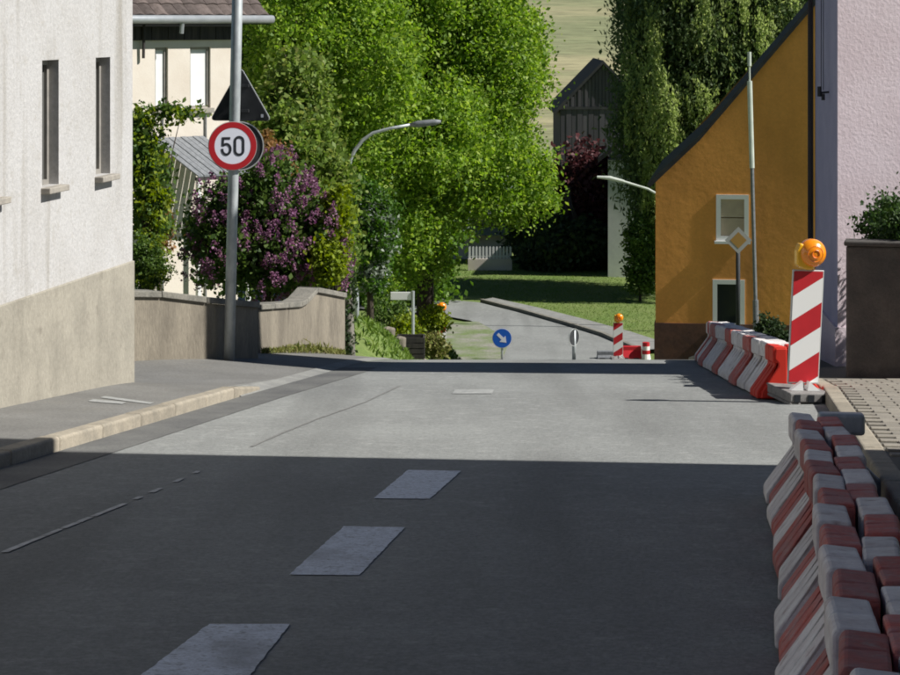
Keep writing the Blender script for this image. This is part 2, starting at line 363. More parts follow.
# far pavement and lawn edge by the bend
fl = [(6.1, 70.6), (5.15, 74.4), (4.05, 77.2), (2.65, 80.5), (1.25, 83.4)]
fr = [(7.3, 71.1), (6.0, 74.8), (4.75, 77.7), (3.2, 81.0), (1.6, 83.9)]
fps = []
for i in range(len(fl) - 1):
    for t in (0, .5): fps.append(tuple((a[i][0]+(a[i+1][0]-a[i][0])*t, a[i][1]+(a[i+1][1]-a[i][1])*t) for a in (fl, fr)))
fps.append((fl[-1], fr[-1]))
tag(strip('far_pavement', fps, lambda x, y: prof(y) + .09, M['asphalt_pale'], 3), kind='structure')
km2 = km.copy(); km2.materials.clear(); fk = empty('far_kerb', (0, 0, 0), kind='structure')
for i in range(len(fps) - 1):
    a, b = Vector(fps[i][0]), Vector(fps[i+1][0]); v = b - a; n = int(max(1, v.length // 1.0))
    for k in range(n):
        o = link('kerb_stone', km2, M['concrete_cap'], fk); p = a + v * (k / n)  # face turned from the sun: its shade is put into this darker colour
        o.location = (p.x, p.y, prof(p.y) + .11); o.rotation_euler = (0, 0, math.atan2(-v.x, v.y)); o.scale = (1, v.length / n, 1)
dp = [((-1.6, y), (xl(min(y, 72)) + .12 if y < 74 else 1.75 - (y - 74) * .22, y)) for y in np.arange(66.5, 77.6, 1)]
tag(strip('dirt_island', dp, lambda x, y: prof(y) + .05, M['dirt'], 4), kind='structure')

# ------------------------------------------------------------------ walls with openings
def wall_holes(x0, x1, z0, z1, holes, y=0.0, depth=.16):
    m = MB(); X = sorted({x0, x1, *[h[0] for h in holes], *[h[1] for h in holes]}); Z = sorted({z0, z1, *[h[2] for h in holes], *[h[3] for h in holes]})
    for i in range(len(X) - 1):
        for j in range(len(Z) - 1):
            cx, cz = (X[i]+X[i+1])/2, (Z[j]+Z[j+1])/2
            if any(h[0] < cx < h[1] and h[2] < cz < h[3] for h in holes): continue
            m.quad((X[i],y,Z[j]), (X[i+1],y,Z[j]), (X[i+1],y,Z[j+1]), (X[i],y,Z[j+1]))
    for a, b, c, d in holes:
        e = y + depth
        m.quad((a,y,c),(a,e,c),(a,e,d),(a,y,d)); m.quad((b,e,c),(b,y,c),(b,y,d),(b,e,d))
        m.quad((a,y,c),(b,y,c),(b,e,c),(a,e,c)); m.quad((a,e,d),(b,e,d),(b,y,d),(a,y,d))
    return m
def frame_mb(a, b, c, d, y0, y1, t=.06):
    m = MB(); m.box(a, a+t, y0, y1, c, d); m.box(b-t, b, y0, y1, c, d); m.box(a+t, b-t, y0, y1, c, c+t); m.box(a+t, b-t, y0, y1, d-t, d); return m
class Facade:
    """local x along the facade, -y outward; px/pz turn measured image columns and rows into local x and z"""
    def __init__(s, o, rz): s.o = Vector(o); s.u = (math.cos(rz), math.sin(rz)); s.rz = rz
    def px(s, px):
        k = (px - 450) / F; return (k * s.o.y - s.o.x) / (s.u[0] - k * s.u[1])
    def pz(s, px, py):
        x = s.px(px); d = s.o.y + x * s.u[1]; return EYE - (py - HOR) / F * d - s.o.z

# ---- white house on the left
rz = R(80); u = (math.cos(rz), math.sin(rz))
o0 = (-3.43 - 12*u[0], 19.5 - 12*u[1], prof(19.5))
lh = Facade(o0, rz)
house = empty('white_house', o0, rz, 'white plastered house with beige plinth and narrow windows at left edge', 'house')
xw = lh.px(132.5); zt = lh.pz(60, 285); wz0 = lh.pz(50, 186); wz1 = lh.pz(50, 60)
wins = []
for k in range(-8, 2):
    c = lh.px(50.5) + k * (lh.px(103) - lh.px(50.5)); wins.append((c - .205, c + .205, wz0, wz1))
m = wall_holes(-8, xw, zt, 6.2, wins, 0, .15)  # unseen near end lengthened back to the camera to hold off sky light
m.quad((xw,0,zt),(xw,7,zt),(xw,7,6.2),(xw,0,6.2)); m.quad((-8,7,zt),(-8,0,zt),(-8,0,6.2),(-8,7,6.2)); m.quad((xw,7,-2),(-8,7,-2),(-8,7,6.2),(xw,7,6.2))
m.build('wall', M['plaster_white'], house)
MB().box(-8, xw + .015, -.018, 7, -2.5, zt).build('plinth', M['plinth_beige'], house, bevel=.01)
for (a, b, c, d) in wins:
    wn = frame_mb(a, b, c, d, .09, .15, .045).build('window', M['frame_grey'], house)
    MB().box(a+.045, b-.045, .118, .148, c+.045, d-.045).build('pane', M['window_dark'], wn)
    MB().box(a-.03, b+.05, -.085, .10, c-.055, c-.002).build('sill', M['stone_sill'], wn, bevel=.008)
m = MB(); m.prism([(-.5, 6.1), (3.5, 9.6), (7.5, 6.1), (7.5, 6.3), (3.5, 9.85), (-.5, 6.35)], -8.4, xw + .4, 'x'); m.build('roof', M['roof_tile'], house)

# ---- cream house behind
rz = R(44); rc = P(238, 300, 46.0)
o0 = (rc.x - 8*math.cos(rz), rc.y - 8*math.sin(rz), ground_z(-5, 45)); ch = Facade(o0, rz)
cream = empty('cream_house', o0, rz, 'cream house with dark tiled roof and grey gutter behind the lilac', 'house')
xe = 8.0; ez = ch.pz(200, 21)
wl = [(ch.px(155), ch.px(168), ch.pz(160, 108), ch.pz(160, 47.5)), (ch.px(190), ch.px(210.5), ch.pz(200, 108), ch.pz(200, 47))]
m = wall_holes(0, xe, -1, ez - .1, wl, 0, .12)
m.quad((xe,0,-1),(xe,8,-1),(xe,8,ez),(xe,0,ez)); m.quad((0,8,-1),(0,0,-1),(0,0,ez),(0,8,ez)); m.quad((xe,8,-1),(0,8,-1),(0,8,ez),(xe,8,ez))
m.build('wall', M['plaster_cream'], cream)
for (a, b, c, d) in wl:
    wn = frame_mb(a, b, c, d, .05, .12, .05).build('window', M['frame_grey'], cream)
    MB().box(a+.05, b-.05, .085, .115, c+.05, d-.05).build('blind', M['blind_white'], wn)
    MB().box(a-.04, b+.04, -.08, .05, c-.10, c-.002).build('sill', M['stone_sill'], wn)
# dark boards under the eaves
zb = ch.pz(200, 40)
k = 0; x = 1.0
while x < xe:
    MB().box(x, min(x + .19, xe), -.05 + .008 * (k % 2), -.004, zb, ez - .11).build('eaves_board', M['wood_dark'], cream); x += .2; k += 1
pit = R(40); ov = .34
m = MB(); m.prism([(-ov, ez - ov*math.tan(pit)*.25), (4, ez + 3.6), (8 + ov, ez - .1), (8 + ov, ez + .1), (4, ez + 3.8), (-ov, ez - ov*math.tan(pit)*.25 + .16)], -.5, xe + .55, 'x')
roof = m.build('roof', M['roof_dark'], cream)
y0, z0 = -ov, ez - ov*math.tan(pit)*.25 + .165; sl_ = math.atan2((ez + 3.8) - z0, 4 + ov)
tm = MB(); 
for k in range(4):
    a, b = -.14 + .07*k, -.14 + .07*(k+1); ha, hb = [(0,.018),(.018,.03),(.03,.018),(.018,0)][k]
    tm.add([(a,0,ha+.012),(b,0,hb+.012),(b,.40,hb),(a,.40,ha),(a,0,ha-.02),(b,0,hb-.02)], [(0,1,2,3),(4,5,1,0)])
tme = tm.mesh('roof_tile')
for r_ in range(9):
    for c_ in range(26):
        x = xe + .40 - c_ * .285
        o = link('roof_tile', tme, M['roof_tile'], roof); s_ = r_ * .34
        o.location = (x, y0 + s_*math.cos(sl_) + random.uniform(-.008,.008), z0 + s_*math.sin(sl_) + .02); o.rotation_euler = (sl_ - .035, random.uniform(-.02,.02), 0)
m = MB(); pts = [(-.5, -ov - .06, z0 - .06), (xe + .58, -ov - .06, z0 - .06)]
m.tube(pts, .085, 10); m.build('gutter', M['zinc'], cream, smooth=True)
MB().tube([(ch.px(170), -ov - .06, z0 - .12), (ch.px(170), -ov - .03, z0 - .34)], .045, 8).build('gutter_bracket', M['zinc'], cream)
MB().tube([(ch.px(141), -ov*.3, z0 - .1), (ch.px(141), -.08, zb - .35)], .03, 8).build('downpipe', M['wood_dark'], cream)
# lean-to canopy of slats
can = empty('canopy', (0,0,0)); can.parent = cream
ax0, ax1 = ch.px(150), ch.px(204); zc1 = ch.pz(175, 137); zc0 = ch.pz(180, 172)
for k in range(9):
    a = ax0 + (ax1 - ax0) * k / 9; b = a + (ax1 - ax0) / 9 - .02; dz = .006 * (k % 2)
    m = MB(); m.add([(a,-.01,zc1+dz),(b,-.01,zc1+dz),(b + .35,-1.1,zc0+dz),(a + .35,-1.1,zc0+dz),(a,-.01,zc1-.03),(b,-.01,zc1-.03),(b + .35,-1.1,zc0-.03),(a + .35,-1.1,zc0-.03)],
          [(0,3,2,1),(4,5,6,7),(0,1,5,4),(1,2,6,5),(2,3,7,6),(3,0,4,7)]); m.build('slat', M['galv_dull'], can)
MB().box(ax0 + .32, ax1 + .36, -1.09, -1.03, zc0 - .1, zc0 - .032).build('beam', M['wood_dark'], can)
for a in (ax0 + .4, ax1 + .3): MB().box(a - .04, a + .04, -1.08, -1.0, -1, zc0 - .1).build('post', M['blind_white'], can)
for a in (ch.px(162), ch.px(205)): MB().tube([(a, -.03, 0), (a, -.03, zc1 + .5)], .018, 6).build('pipe', M['galv_dull'], cream)

# ---- ochre house
rz = R(-7.7); yc = P(655.5, 180, 55.0); zb_ = P(655, 346, 55.0).z
o0 = (yc.x, yc.y, zb_); yh = Facade(o0, rz)
ochre = empty('ochre_house', o0, rz, 'ochre yellow gabled house with two small white windows at right', 'house')
ex = 0.0; e0 = yh.pz(655.5, 181); k1 = yh.px(700); kz = yh.pz(700, 140); rx = yh.px(868); rzz = kz + (rx - k1) * (140 - 12) / (808 - 700)
W2 = 2 * rx
uw = (yh.px(717), yh.px(748), yh.pz(732, 240), yh.pz(732, 195.5)); lw = (yh.px(713.5), yh.px(744), yh.pz(730, 327), yh.pz(730, 280.5))
m = wall_holes(0, W2, -1.5, e0, [lw, (uw[0], uw[1], uw[2], uw[3])] if uw[3] < e0 else [lw], 0, .10)
m.add([(0,0,e0), (W2,0,e0), (W2-k1,0,kz), (rx,0,rzz), (k1,0,kz)], [(0,1,2,3,4)])
m.quad((0,9,-1.5),(0,0,-1.5),(0,0,e0),(0,9,e0)); m.quad((W2,0,-1.5),(W2,9,-1.5),(W2,9,e0),(W2,0,e0)); m.add([(0,9,-1.5),(W2,9,-1.5),(W2,9,e0),(rx,9,rzz),(0,9,e0)], [(4,3,2,1,0)])
m.build('wall', M['plaster_ochre'], ochre)
MB().box(-.03, W2 + .03, -.03, 9.03, -1.6, yh.pz(670, 323)).build('plinth', M['plinth_brown'], ochre)
for n_, (a, b, c, d) in enumerate((uw, lw)):
    wn = frame_mb(a - .02, b + .02, c - .02, d + .02, -.025, .08, .11).build('window', M['frame_white'], ochre)
    if n_ == 0:
        h = (d - c - .18) / 2
        MB().box(a+.09, b-.09, .03, .06, c+.09, c+.09+h-.01).build('shutter', M['blind_beige'], wn); MB().box(a+.09, b-.09, .02, .06, c+.09+h+.01, d-.09).build('shutter', M['blind_beige'], wn)
    else: MB().box(a+.09, b-.09, .05, .07, c+.09, d-.09).build('pane', M['glass_dark'], wn)
    MB().box(a-.06, b+.06, -.10, -.026, c-.09, c-.022).build('sill', M['frame_white'], wn)
for s_ in (0, 1):
    f = (lambda x: x) if s_ == 0 else (lambda x: W2 - x)
    pts = [(f(-.14), e0 - .16), (f(k1), kz + .0), (f(rx), rzz), (f(rx), rzz + .14), (f(k1), kz + .13), (f(-.2), e0 - .06)]
    MB().prism(pts, -.16, 9.2, 'y').build('roof_slope', M['roof_dark'], ochre)

# ---- pink house at right edge
A, B, C, D = (4.10, 23.8), (4.22, 26.0), (7.6, 25.9), (7.6, 24.7)
gz = prof(23.8) + .1
pink = empty('pink_house', (A[0], A[1], gz), 0, 'rough pink rendered house with shaded bluish side wall at right edge', 'house')
loc = lambda p: (p[0] - A[0], p[1] - A[1])
a, b, c, d = map(loc, (A, B, C, D)); H_ = 7.5
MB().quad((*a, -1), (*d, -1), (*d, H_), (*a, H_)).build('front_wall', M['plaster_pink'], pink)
m = MB(); m.quad((*b, -1), (*a, -1), (*a, H_), (*b, H_)); m.quad((*c, -1), (*b, -1), (*b, H_), (*c, H_)); m.quad((*d, -1), (*c, -1), (*c, H_), (*d, H_)); m.build('side_wall', M['plaster_pink_shaded'], pink)
pl = lambda q, e: (q[0] + e[0], q[1] + e[1])
MB().prism([pl(a, (-.03, -.03)), pl(b, (-.03, .03)), pl(c, (.03, .03)), pl(d, (.03, -.03))], -1, .42, 'z').build('plinth', M['plaster_pink'], pink)
mid = ((a[0]+b[0])/2, (a[1]+b[1])/2); mid2 = ((c[0]+d[0])/2, (c[1]+d[1])/2)
m = MB(); 
m.add([(*pl(a,(-.06,-.1)), H_), (*pl(d,(.06,-.1)), H_), (*pl(c,(.06,.1)), H_), (*pl(b,(-.06,.1)), H_), (mid[0]-.06, mid[1], H_+.7), (mid2[0]+.06, mid2[1], H_+.7)], [(0,1,5,4),(2,3,4,5),(3,0,4),(1,2,5),(0,3,2,1)]); m.build('roof', M['roof_tile'], pink)
dpx = P(810.5, 100, 26.02); MB().tube([(dpx.x - A[0], 26.02 - A[1], -1.0), (dpx.x - A[0], 26.02 - A[1], H_ - .1)], .034, 10).build('downpipe', M['wood_dark'], pink)
bp_ = P(825, 92, 24.6); lx, ly, lz = bp_.x - A[0], bp_.y - A[1], bp_.z - gz
m = MB(); m.tube([(lx + .06, ly, lz), (lx - .07, ly, lz - .01)], .012, 6); m.tube([(lx - .06, ly, lz + .06), (lx - .06, ly, lz - .05)], .024, 8); m.tube([(lx - .02, ly, lz - .02), (lx - .02, ly, lz - .09)], .02, 8); m.build('cable_bracket', M['sign_back'], pink)
for q in (-.012, .012): MB().tube([(lx - .03 + q, ly, lz + .02), (lx - .02 + q, ly + .05, H_ - .2)], .005, 4).build('cable', M['sign_back'], pink)

# ---- house beside the camera whose shadow covers the near road
ny = 14.22
near = empty('grey_house', (5.6, ny, prof(ny)), R(-10), 'tall grey rendered house beyond the right edge beside the near pavement', 'house')
m = MB(); m.box(0, 9, -26, 0, -1.5, 10.6); m.build('wall', M['plaster_grey'], near)
m = MB(); m.prism([(-.25, 10.55), (4.5, 14), (9.25, 10.55), (4.5, 14.3)], -26.2, .0, 'y'); m.build('roof', M['roof_tile'], near)
for k in range(5):
    for zz in (1.6, 4.6, 7.6):
        wn = MB(); y = -2.2 - 4 * k
        wn.box(-.03, -.002, y - .6, y + .6, zz, zz + 1.4); w_ = wn.build('window', M['frame_white'], near)
        MB().box(-.05, -.031, y - .5, y + .5, zz + .1, zz + 1.3).build('pane', M['glass_dark'], w_)

# ---- garden wall and hedge at right
gw0 = P(846, 374, 22.0)
gwz = prof(22) + .11
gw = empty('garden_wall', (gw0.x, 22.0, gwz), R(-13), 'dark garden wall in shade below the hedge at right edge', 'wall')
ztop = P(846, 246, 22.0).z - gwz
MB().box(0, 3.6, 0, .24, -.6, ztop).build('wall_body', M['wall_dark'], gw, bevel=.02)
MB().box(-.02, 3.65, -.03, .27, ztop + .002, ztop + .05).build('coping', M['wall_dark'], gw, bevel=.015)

# ---- concrete walls at left
def wall_run(name, pts, top, base, material, label, thick=.22):
    """pts: plan points; top/base: heights at these points"""
    o = empty(name, (pts[0][0], pts[0][1], base[0]), 0, label, 'wall')
    m = MB(); n = len(pts); off = []
    for i in range(n):
        a = Vector(pts[max(i-1, 0)]); b = Vector(pts[min(i+1, n-1)]); t = (b - a).normalized(); off.append(Vector((-t.y, t.x)) * thick)
    L_ = lambda p, z: (p[0] - pts[0][0], p[1] - pts[0][1], z - base[0])
    ring = [[L_(pts[i], base[i] - .4), L_(pts[i], top[i]), L_(Vector(pts[i]) + off[i], top[i]), L_(Vector(pts[i]) + off[i], base[i] - .4)] for i in range(n)]
    for i in range(n - 1):
        m.quad(ring[i][0], ring[i+1][0], ring[i+1][1], ring[i][1]); m.quad(ring[i][1], ring[i+1][1], ring[i+1][2], ring[i][2]); m.quad(ring[i][2], ring[i+1][2], ring[i+1][3], ring[i][3])
    m.quad(*ring[0][::-1]); m.quad(*ring[-1])
    m.build('wall_body', material, o)
    for i in range(n - 1):      # coping stones
        a = Vector(ring[i][1]); b = Vector(ring[i+1][1]); k = max(1, round((b - a).length / .62))
        w3 = Vector((off[i].x, off[i].y, 0)); e = w3.normalized() * .035; up = Vector((0, 0, .065))
        for q in range(k):
            p, r_ = a + (b - a) * (q / k) + (b-a).normalized()*.004, a + (b - a) * ((q + 1) / k) - (b-a).normalized()*.004
            p, r_ = p + Vector((0,0,.002)), r_ + Vector((0,0,.002)); j = Vector((0, 0, random.uniform(-.004, .006)))
            v = [p - e, r_ - e, r_ + w3 + e, p + w3 + e]; v = v + [x + up + j for x in v]
            MB().add(v, [(0,3,2,1),(4,5,6,7),(0,1,5,4),(1,2,6,5),(2,3,7,6),(3,0,4,7)]).build('coping_stone', M['concrete_cap'], o, bevel=.008)
    return o
def W(px, d): return ((px - 450) / F * d, d)
def Z(py, d): return EYE - (py - HOR) / F * d
w1 = [(120, 24.0), (160, 24.45), (205, 25.0), (258, 25.9)]
wall_run('low_wall', [W(*p) for p in w1], [Z(y, p[1]) for y, p in zip((297, 297.5, 303, 308), w1)], [Z(y, p[1]) for y, p in zip((358, 359, 361, 363), w1)], M['concrete'], 'low concrete garden wall beside the white house, partly shaded behind the sign pole')
w2 = [(258.5, 27.4), (300, 28.9), (306, 29.1), (316, 29.5), (345, 30.3)]
wall_run('stepped_wall', [W(*p) for p in w2], [Z(y, p[1]) for y, p in zip((310, 307, 303.5, 292.5, 298), w2)], [Z(y, p[1]) for y, p in zip((353, 355, 355, 356, 357), w2)], M['concrete'], 'stepped sunlit concrete garden wall with raised end below the lilac')

# ------------------------------------------------------------------ barriers
def half_segment():
    m = MB(); L_ = .55; g = .012
    def ext(poly, y0, y1): m.prism(poly, y0, y1, 'y')
    ext([(.006,.465),(.122,.475),(.137,.455),(.137,.335),(.12,.32),(.006,.32)], g, L_/2 - .005); ext([(.006,.468),(.124,.472),(.137,.452),(.137,.337),(.12,.32),(.006,.32)], L_/2 + .005, L_ - g)
    ext([(.006,.455),(.11,.455),(.12,.36),(.085,.32),(.085,.29),(.24,.06),(.25,0),(.006,0)], .004, L_ - .004)
    for k in range(3):
        y0 = .03 + k * .17; ext([(.09,.32),(.118,.32),(.115,.29),(.272,.075),(.284,.055),(.284,0),(.22,0)], y0, y0 + .145)
    return m
hs = half_segment(); hme = {}
for c in ('bar_red', 'bar_white', 'bar_red_lit'):
    hme[c] = hs.mesh('barrier_half'); hme[c].materials.append(M[c])
def barrier(name, path, label, pattern, jit=.022, offset=.278):
    """path: plan points of the centre line"""
    p0 = Vector(path[0]); o = empty(name, (p0.x, p0.y, prof(p0.y)), 0, label, 'barrier')
    cum = [0]
    for a, b in zip(path, path[1:]): cum.append(cum[-1] + (Vector(b) - Vector(a)).length)
    def at(t):
        for j in range(len(path) - 1):
            if t <= cum[j+1] or j == len(path) - 2:
                q = (t - cum[j]) / (cum[j+1] - cum[j]); return Vector(path[j]).lerp(Vector(path[j+1]), q), (Vector(path[j+1]) - Vector(path[j])).normalized()
    for side in (1, -1):
        s = -offset if side > 0 else 0; i = 0
        while s + .5 < cum[-1]:
            p, t = at(s + .275); sl = (prof(p.y + .1) - prof(p.y - .1)) / .2 * t.y
            h = link('segment', hme[pattern(i, side)], None, o)
            rot = Matrix.Rotation(math.atan2(-t.x, t.y) + random.uniform(-.03, .03), 4, 'Z') @ Matrix.Rotation(math.atan(sl), 4, 'X')
            if side < 0: rot = rot @ Matrix.Rotation(math.pi, 4, 'Z')
            q = p + Vector((random.uniform(-jit, jit), 0))
            h.matrix_local = Matrix.Translation((q.x - p0.x, q.y - p0.y, prof(q.y) - prof(p0.y) + .004 + random.uniform(0, .012))) @ rot @ Matrix.Translation((0, -.275, 0))
            b = h.modifiers.new('bevel', 'BEVEL'); b.width = .012; b.segments = 2; b.limit_method = 'ANGLE'
            s += .556; i += 1
    return o
nb = lambda y: 1.15 + .146 * (y - 7.84) + .285
tb = barrier('traffic_barrier', [(nb(3.2), 3.2), (nb(7), 7), (nb(10), 10), (nb(12) - .05, 12), (nb(13.3) - .09, 13.3)], 'near worn red and white traffic barrier along right side of shaded road',
        lambda i, s: 'bar_red' if (i + (0 if s < 0 else 1)) % 2 == 0 else 'bar_white')
ends = empty('end_support', (nb(13.2) - .09 - tb.location.x, 13.16 - tb.location.y, prof(13.16) - tb.location.z)); ends.parent = tb; ends.rotation_euler = (math.atan(-.0933), 0, R(-7))
MB().box(.03, .30, .02, .20, .345, .47).build('end_beam', M['galv'], ends, bevel=.02)
MB().box(.12, .22, .04, .18, .22, .343).build('end_neck', M['rubber'], ends, bevel=.01)
MB().prism([(.12,.26),(.21,.26),(.45,.03),(.45,0),(.36,0)], -.02, .10, 'y').build('end_strut', M['galv_dull'], ends, bevel=.012)
barrier('traffic_barrier', [(3.10, 20.5), (3.10, 23), (3.15, 26), (3.42, 29)], 'faded low traffic barrier beyond the large striped beacon with near end coloured as sunlit red',
        lambda i, s: 'bar_red_lit' if i == 0 else ('bar_white' if (i % 3 or s > 0) else 'bar_red'), offset=0)

# ------------------------------------------------------------------ signs and beacons
def beacon(loc, rz, label, scale=1.0, lean=0.0, lens=1):
    o = empty('warning_beacon', loc, rz, label, 'beacon', None); o.scale = (scale,) * 3; o.rotation_euler = (0, R(lean), rz)
    w, z0, h = .15, .17, 1.02
    foot = MB(); foot.box(-.20, .20, -.26, .42, .03, .115); foot.box(-.20, -.09, -.26, .42, 0, .03); foot.box(.09, .20, -.26, .42, 0, .03)
    ft = foot.build('foot_plate', M['rubber'], o, bevel=.012)
    for x in (-.13, 0, .13): MB().box(x - .028, x + .028, -.268, -.258, .035, .10).build('slot_shade', M['sign_black'], ft)  # black blocks on the front stand in for shade inside the holes
    for s in (-1, 1): MB().add([(s*.02,-.12,.116),(s*.14,-.12,.116),(s*.03,-.12,.20),(s*.02,-.06,.116),(s*.14,-.06,.116),(s*.03,-.06,.20)], [(0,1,2),(5,4,3),(0,3,4,1),(1,4,5,2),(2,5,3,0)]).build('bracket', M['beacon_white'], ft)
    MB().box(-.022, .022, -.03, .012, .1, z0 + h + .06).build('post', M['galv'], o)
    MB().box(-w, w, -.050, -.031, z0, z0 + h).build('panel', M['sign_rim'], o, bevel=.006)
    panel = [c for c in o.children if c.name.startswith('panel')][0]
    hh, rise = .222, .175; a, b = -w + .012, w - .012; zb, zt = z0 + .012, z0 + h - .012
    for k in range(-1, 6):
        zl = zb - rise + .055 + k * hh
        # stripe polygon clipped to the panel
        pts = [(a, zl), (b, zl + rise), (b, zl + rise + hh), (a, zl + hh)]
        out = pts
        for lim, sg in ((zb, 1), (zt, -1)):
            new = []
            for i in range(len(out)):
                p, q = out[i], out[(i+1) % len(out)]; ip, iq = (p[1]-lim)*sg >= 0, (q[1]-lim)*sg >= 0
                if ip: new.append(p)
                if ip != iq: t = (lim-p[1])/(q[1]-p[1]); new.append((p[0]+(q[0]-p[0])*t, lim))
            out = new
            if not out: break
        if len(out) >= 3: MB().prism(out, -.054, -.0515, 'y').build('stripe', M['beacon_red' if k % 2 == 0 else 'beacon_white'], panel)
    lamp = empty('lamp', (0, 0, z0 + h)); lamp.parent = o
    MB().prism([(-.115,.03),(-.03,.0),(.04,.0),(.06,.06),(-.02,.10),(-.03,.22),(-.10,.24),(-.125,.17)], -.07, .02, 'y').build('lamp_body', M['amber_yellow'], lamp, bevel=.018, seg=3)
    ring = MB(); c = (.03*lens, .15); n = 28
    prof_ = [(.0, -.135), (.05, -.130), (.09, -.112), (.115, -.085), (.128, -.05), (.128, .0), (.10, .03), (.0, .05)]
    vs = []; fs = []
    for i, (r, y) in enumerate(prof_):
        for k in range(n): t = 2*math.pi*k/n; vs.append((c[0] + r*math.cos(t), y, c[1] + r*math.sin(t)))
    for i in range(len(prof_)-1):
        for k in range(n): fs.append((i*n+k, i*n+(k+1)%n, (i+1)*n+(k+1)%n, (i+1)*n+k))
    ring.add(vs, fs); ring.build('lens', M['amber'], lamp, smooth=True)
    m = MB()
    for r in (.035, .07):
        m.tube([(c[0] + r*math.cos(2*math.pi*k/20), -.128 - (.008 if r < .05 else -.008), c[1] + r*math.sin(2*math.pi*k/20)) for k in range(21)], .006, 5)
    m.build('lens_ring', M['amber_deep'], lamp)
    return o
bp = P(801, 403, 20.2)
beacon((bp.x, 20.25, prof(20.25) + .006), R(12), 'large red and white striped warning beacon with amber lamp beside near barrier', 1.0, 3.0)
fb = P(618, 361, 68.3)
beacon((fb.x, 68.3, prof(68.3) + .01), R(0), 'small far red and white striped beacon with amber lamp at the junction', 1.0, 0)
ob = P(440.5, 352, 69); beacon((ob.x, 69.5, prof(69.5) + .05), R(8), 'far striped beacon half hidden by the tree with only its amber lamp showing', 1.12, 0)

def post_thing(name, loc, rz, label, cat): return empty(name, loc, rz, label, cat)
# 50 sign on tall pole
pb = P(229, 361, 25.1)
pole_z = walk_z(pb.x, 25.1)
lean = (237.3 - 229) / 361 * 1.0
sp = empty('sign_pole', (pb.x, 25.1, pole_z), 0, 'tall grey steel pole carrying the 50 sign in front of low wall', 'pole')
top = 6.0
tilt_x = lambda z: z * lean
MB().tube([(0, 0, -.1), (tilt_x(1.5), 0, 1.5), (tilt_x(3), 0, 3), (tilt_x(top), 0, top)], .060, 16).build('post', M['galv'], sp, smooth=True)
zc = P(232, 146, 25.0).z - pole_z; xc = P(232.3, 146, 25.0).x - pb.x
sg = empty('speed_sign', (xc, -.075, zc)); sg.parent = sp; sg['label'] = 'round white 50 speed limit sign with red border'
r0 = .272
sg.rotation_euler = (0, 0, R(12))
MB().disc((0, 0), r0, -.012, 0, 64).build('plate', M['sign_rim'], sg)
def annulus(ro, ri, y0, y1, n=64):
    m = MB(); v = []
    for r, y in ((ro, y0), (ri, y0), (ri, y1), (ro, y1)): v += [(r*math.cos(2*math.pi*k/n), y, r*math.sin(2*math.pi*k/n)) for k in range(n)]
    f = [(j*n+k, j*n+(k+1)%n, ((j+1)%4)*n+(k+1)%n, ((j+1)%4)*n+k) for j in range(4) for k in range(n)]
    return m.add(v, f)
annulus(r0 - .006, r0 * .74, -.0165, -.0125).build('red_border', M['sign_red'], sg)
MB().disc((0, 0), r0 * .745, -.0148, -.0128, 64).build('white_face', M['sign_white'], sg)
def ribbon(path, wd, y0=-.0185, y1=-.0152, closed=False):
    pts = [Vector(p) for p in path]; n = len(pts); l, r = [], []
    for i in range(n):
        a = pts[i-1] if (i or closed) else pts[i]; b = pts[(i+1) % n] if (i < n-1 or closed) else pts[i]
        t = (b - a).normalized(); nn = Vector((-t.y, t.x)) * wd / 2; l.append(pts[i] + nn); r.append(pts[i] - nn)
    m = MB(); N = n if closed else n - 1
    v = [(p.x, y0, p.y) for p in l] + [(p.x, y0, p.y) for p in r] + [(p.x, y1, p.y) for p in l] + [(p.x, y1, p.y) for p in r]
    f = []
    for i in range(N):
        j = (i + 1) % n; f += [(i, j, n+j, n+i), (2*n+i, 2*n+j, j, i), (n+i, n+j, 3*n+j, 3*n+i)]
    return m.add(v, f)
hw, hh = .046, .098
zero = []
for cx, cz, t0 in ((0, hh - hw, 0), (0, -(hh - hw), math.pi)):
    zero += [(.072 + hw*math.cos(t0 + math.pi*k/12), cz + hw*math.sin(t0 + math.pi*k/12)) for k in range(13)]
ribbon(zero, .028, closed=True).build('digit', M['sign_black'], sg)
five = [(-.026, .086), (-.108, .086)]
ribbon(five, .026).build('digit_top', M['sign_black'], sg)
f2 = [(-.104, .090), (-.108, .012)] + [(-.074 + .047*math.cos(R(125 - k*22)), -.032 + (.056)*math.sin(R(125 - k*22))) for k in range(0, 14)]
f2 = [(-.106, .095), (-.111, .006), (-.095, .020)] + [(-.070 + .044*math.cos(R(110 - k*20)), -.036 + .056*math.sin(R(110 - k*20))) for k in range(0, 15)]
ribbon([(-.106, .098), (-.111, .0)], .026, -.0186).build('digit_stem', M['sign_black'], sg)
ribbon([(-.112, .008)] + [(-.070 + .046*math.cos(R(118 - k*19)), -.036 + .058*math.sin(R(118 - k*19))) for k in range(0, 17)], .027, -.0187).build('digit_bowl', M['sign_black'], sg)
bk = empty('rear_sign', (xc + .06, .075, zc - .01)); bk.parent = sp; bk.rotation_euler = (0, 0, R(4))
MB().disc((0, 0), r0, 0, .014, 64).build('plate', M['sign_back'], bk); annulus(r0 + .004, r0 - .008, -.008, .018).build('rim', M['sign_rim'], bk)
for z in (zc - .12, zc + .12): MB().tube([(tilt_x(z), 0, z - .02), (tilt_x(z), 0, z + .02)], .066, 14).build('clamp', M['galv_dull'], sp)
tz = P(240, 121, 25.15); ts = empty('triangle_sign', (tz.x - pb.x, .085, tz.z - pole_z)); ts.parent = sp; ts['label'] = 'black back of a triangular sign above the 50 sign'
ts.rotation_euler = (0, 0, R(-7)); tw, th = .345, .60
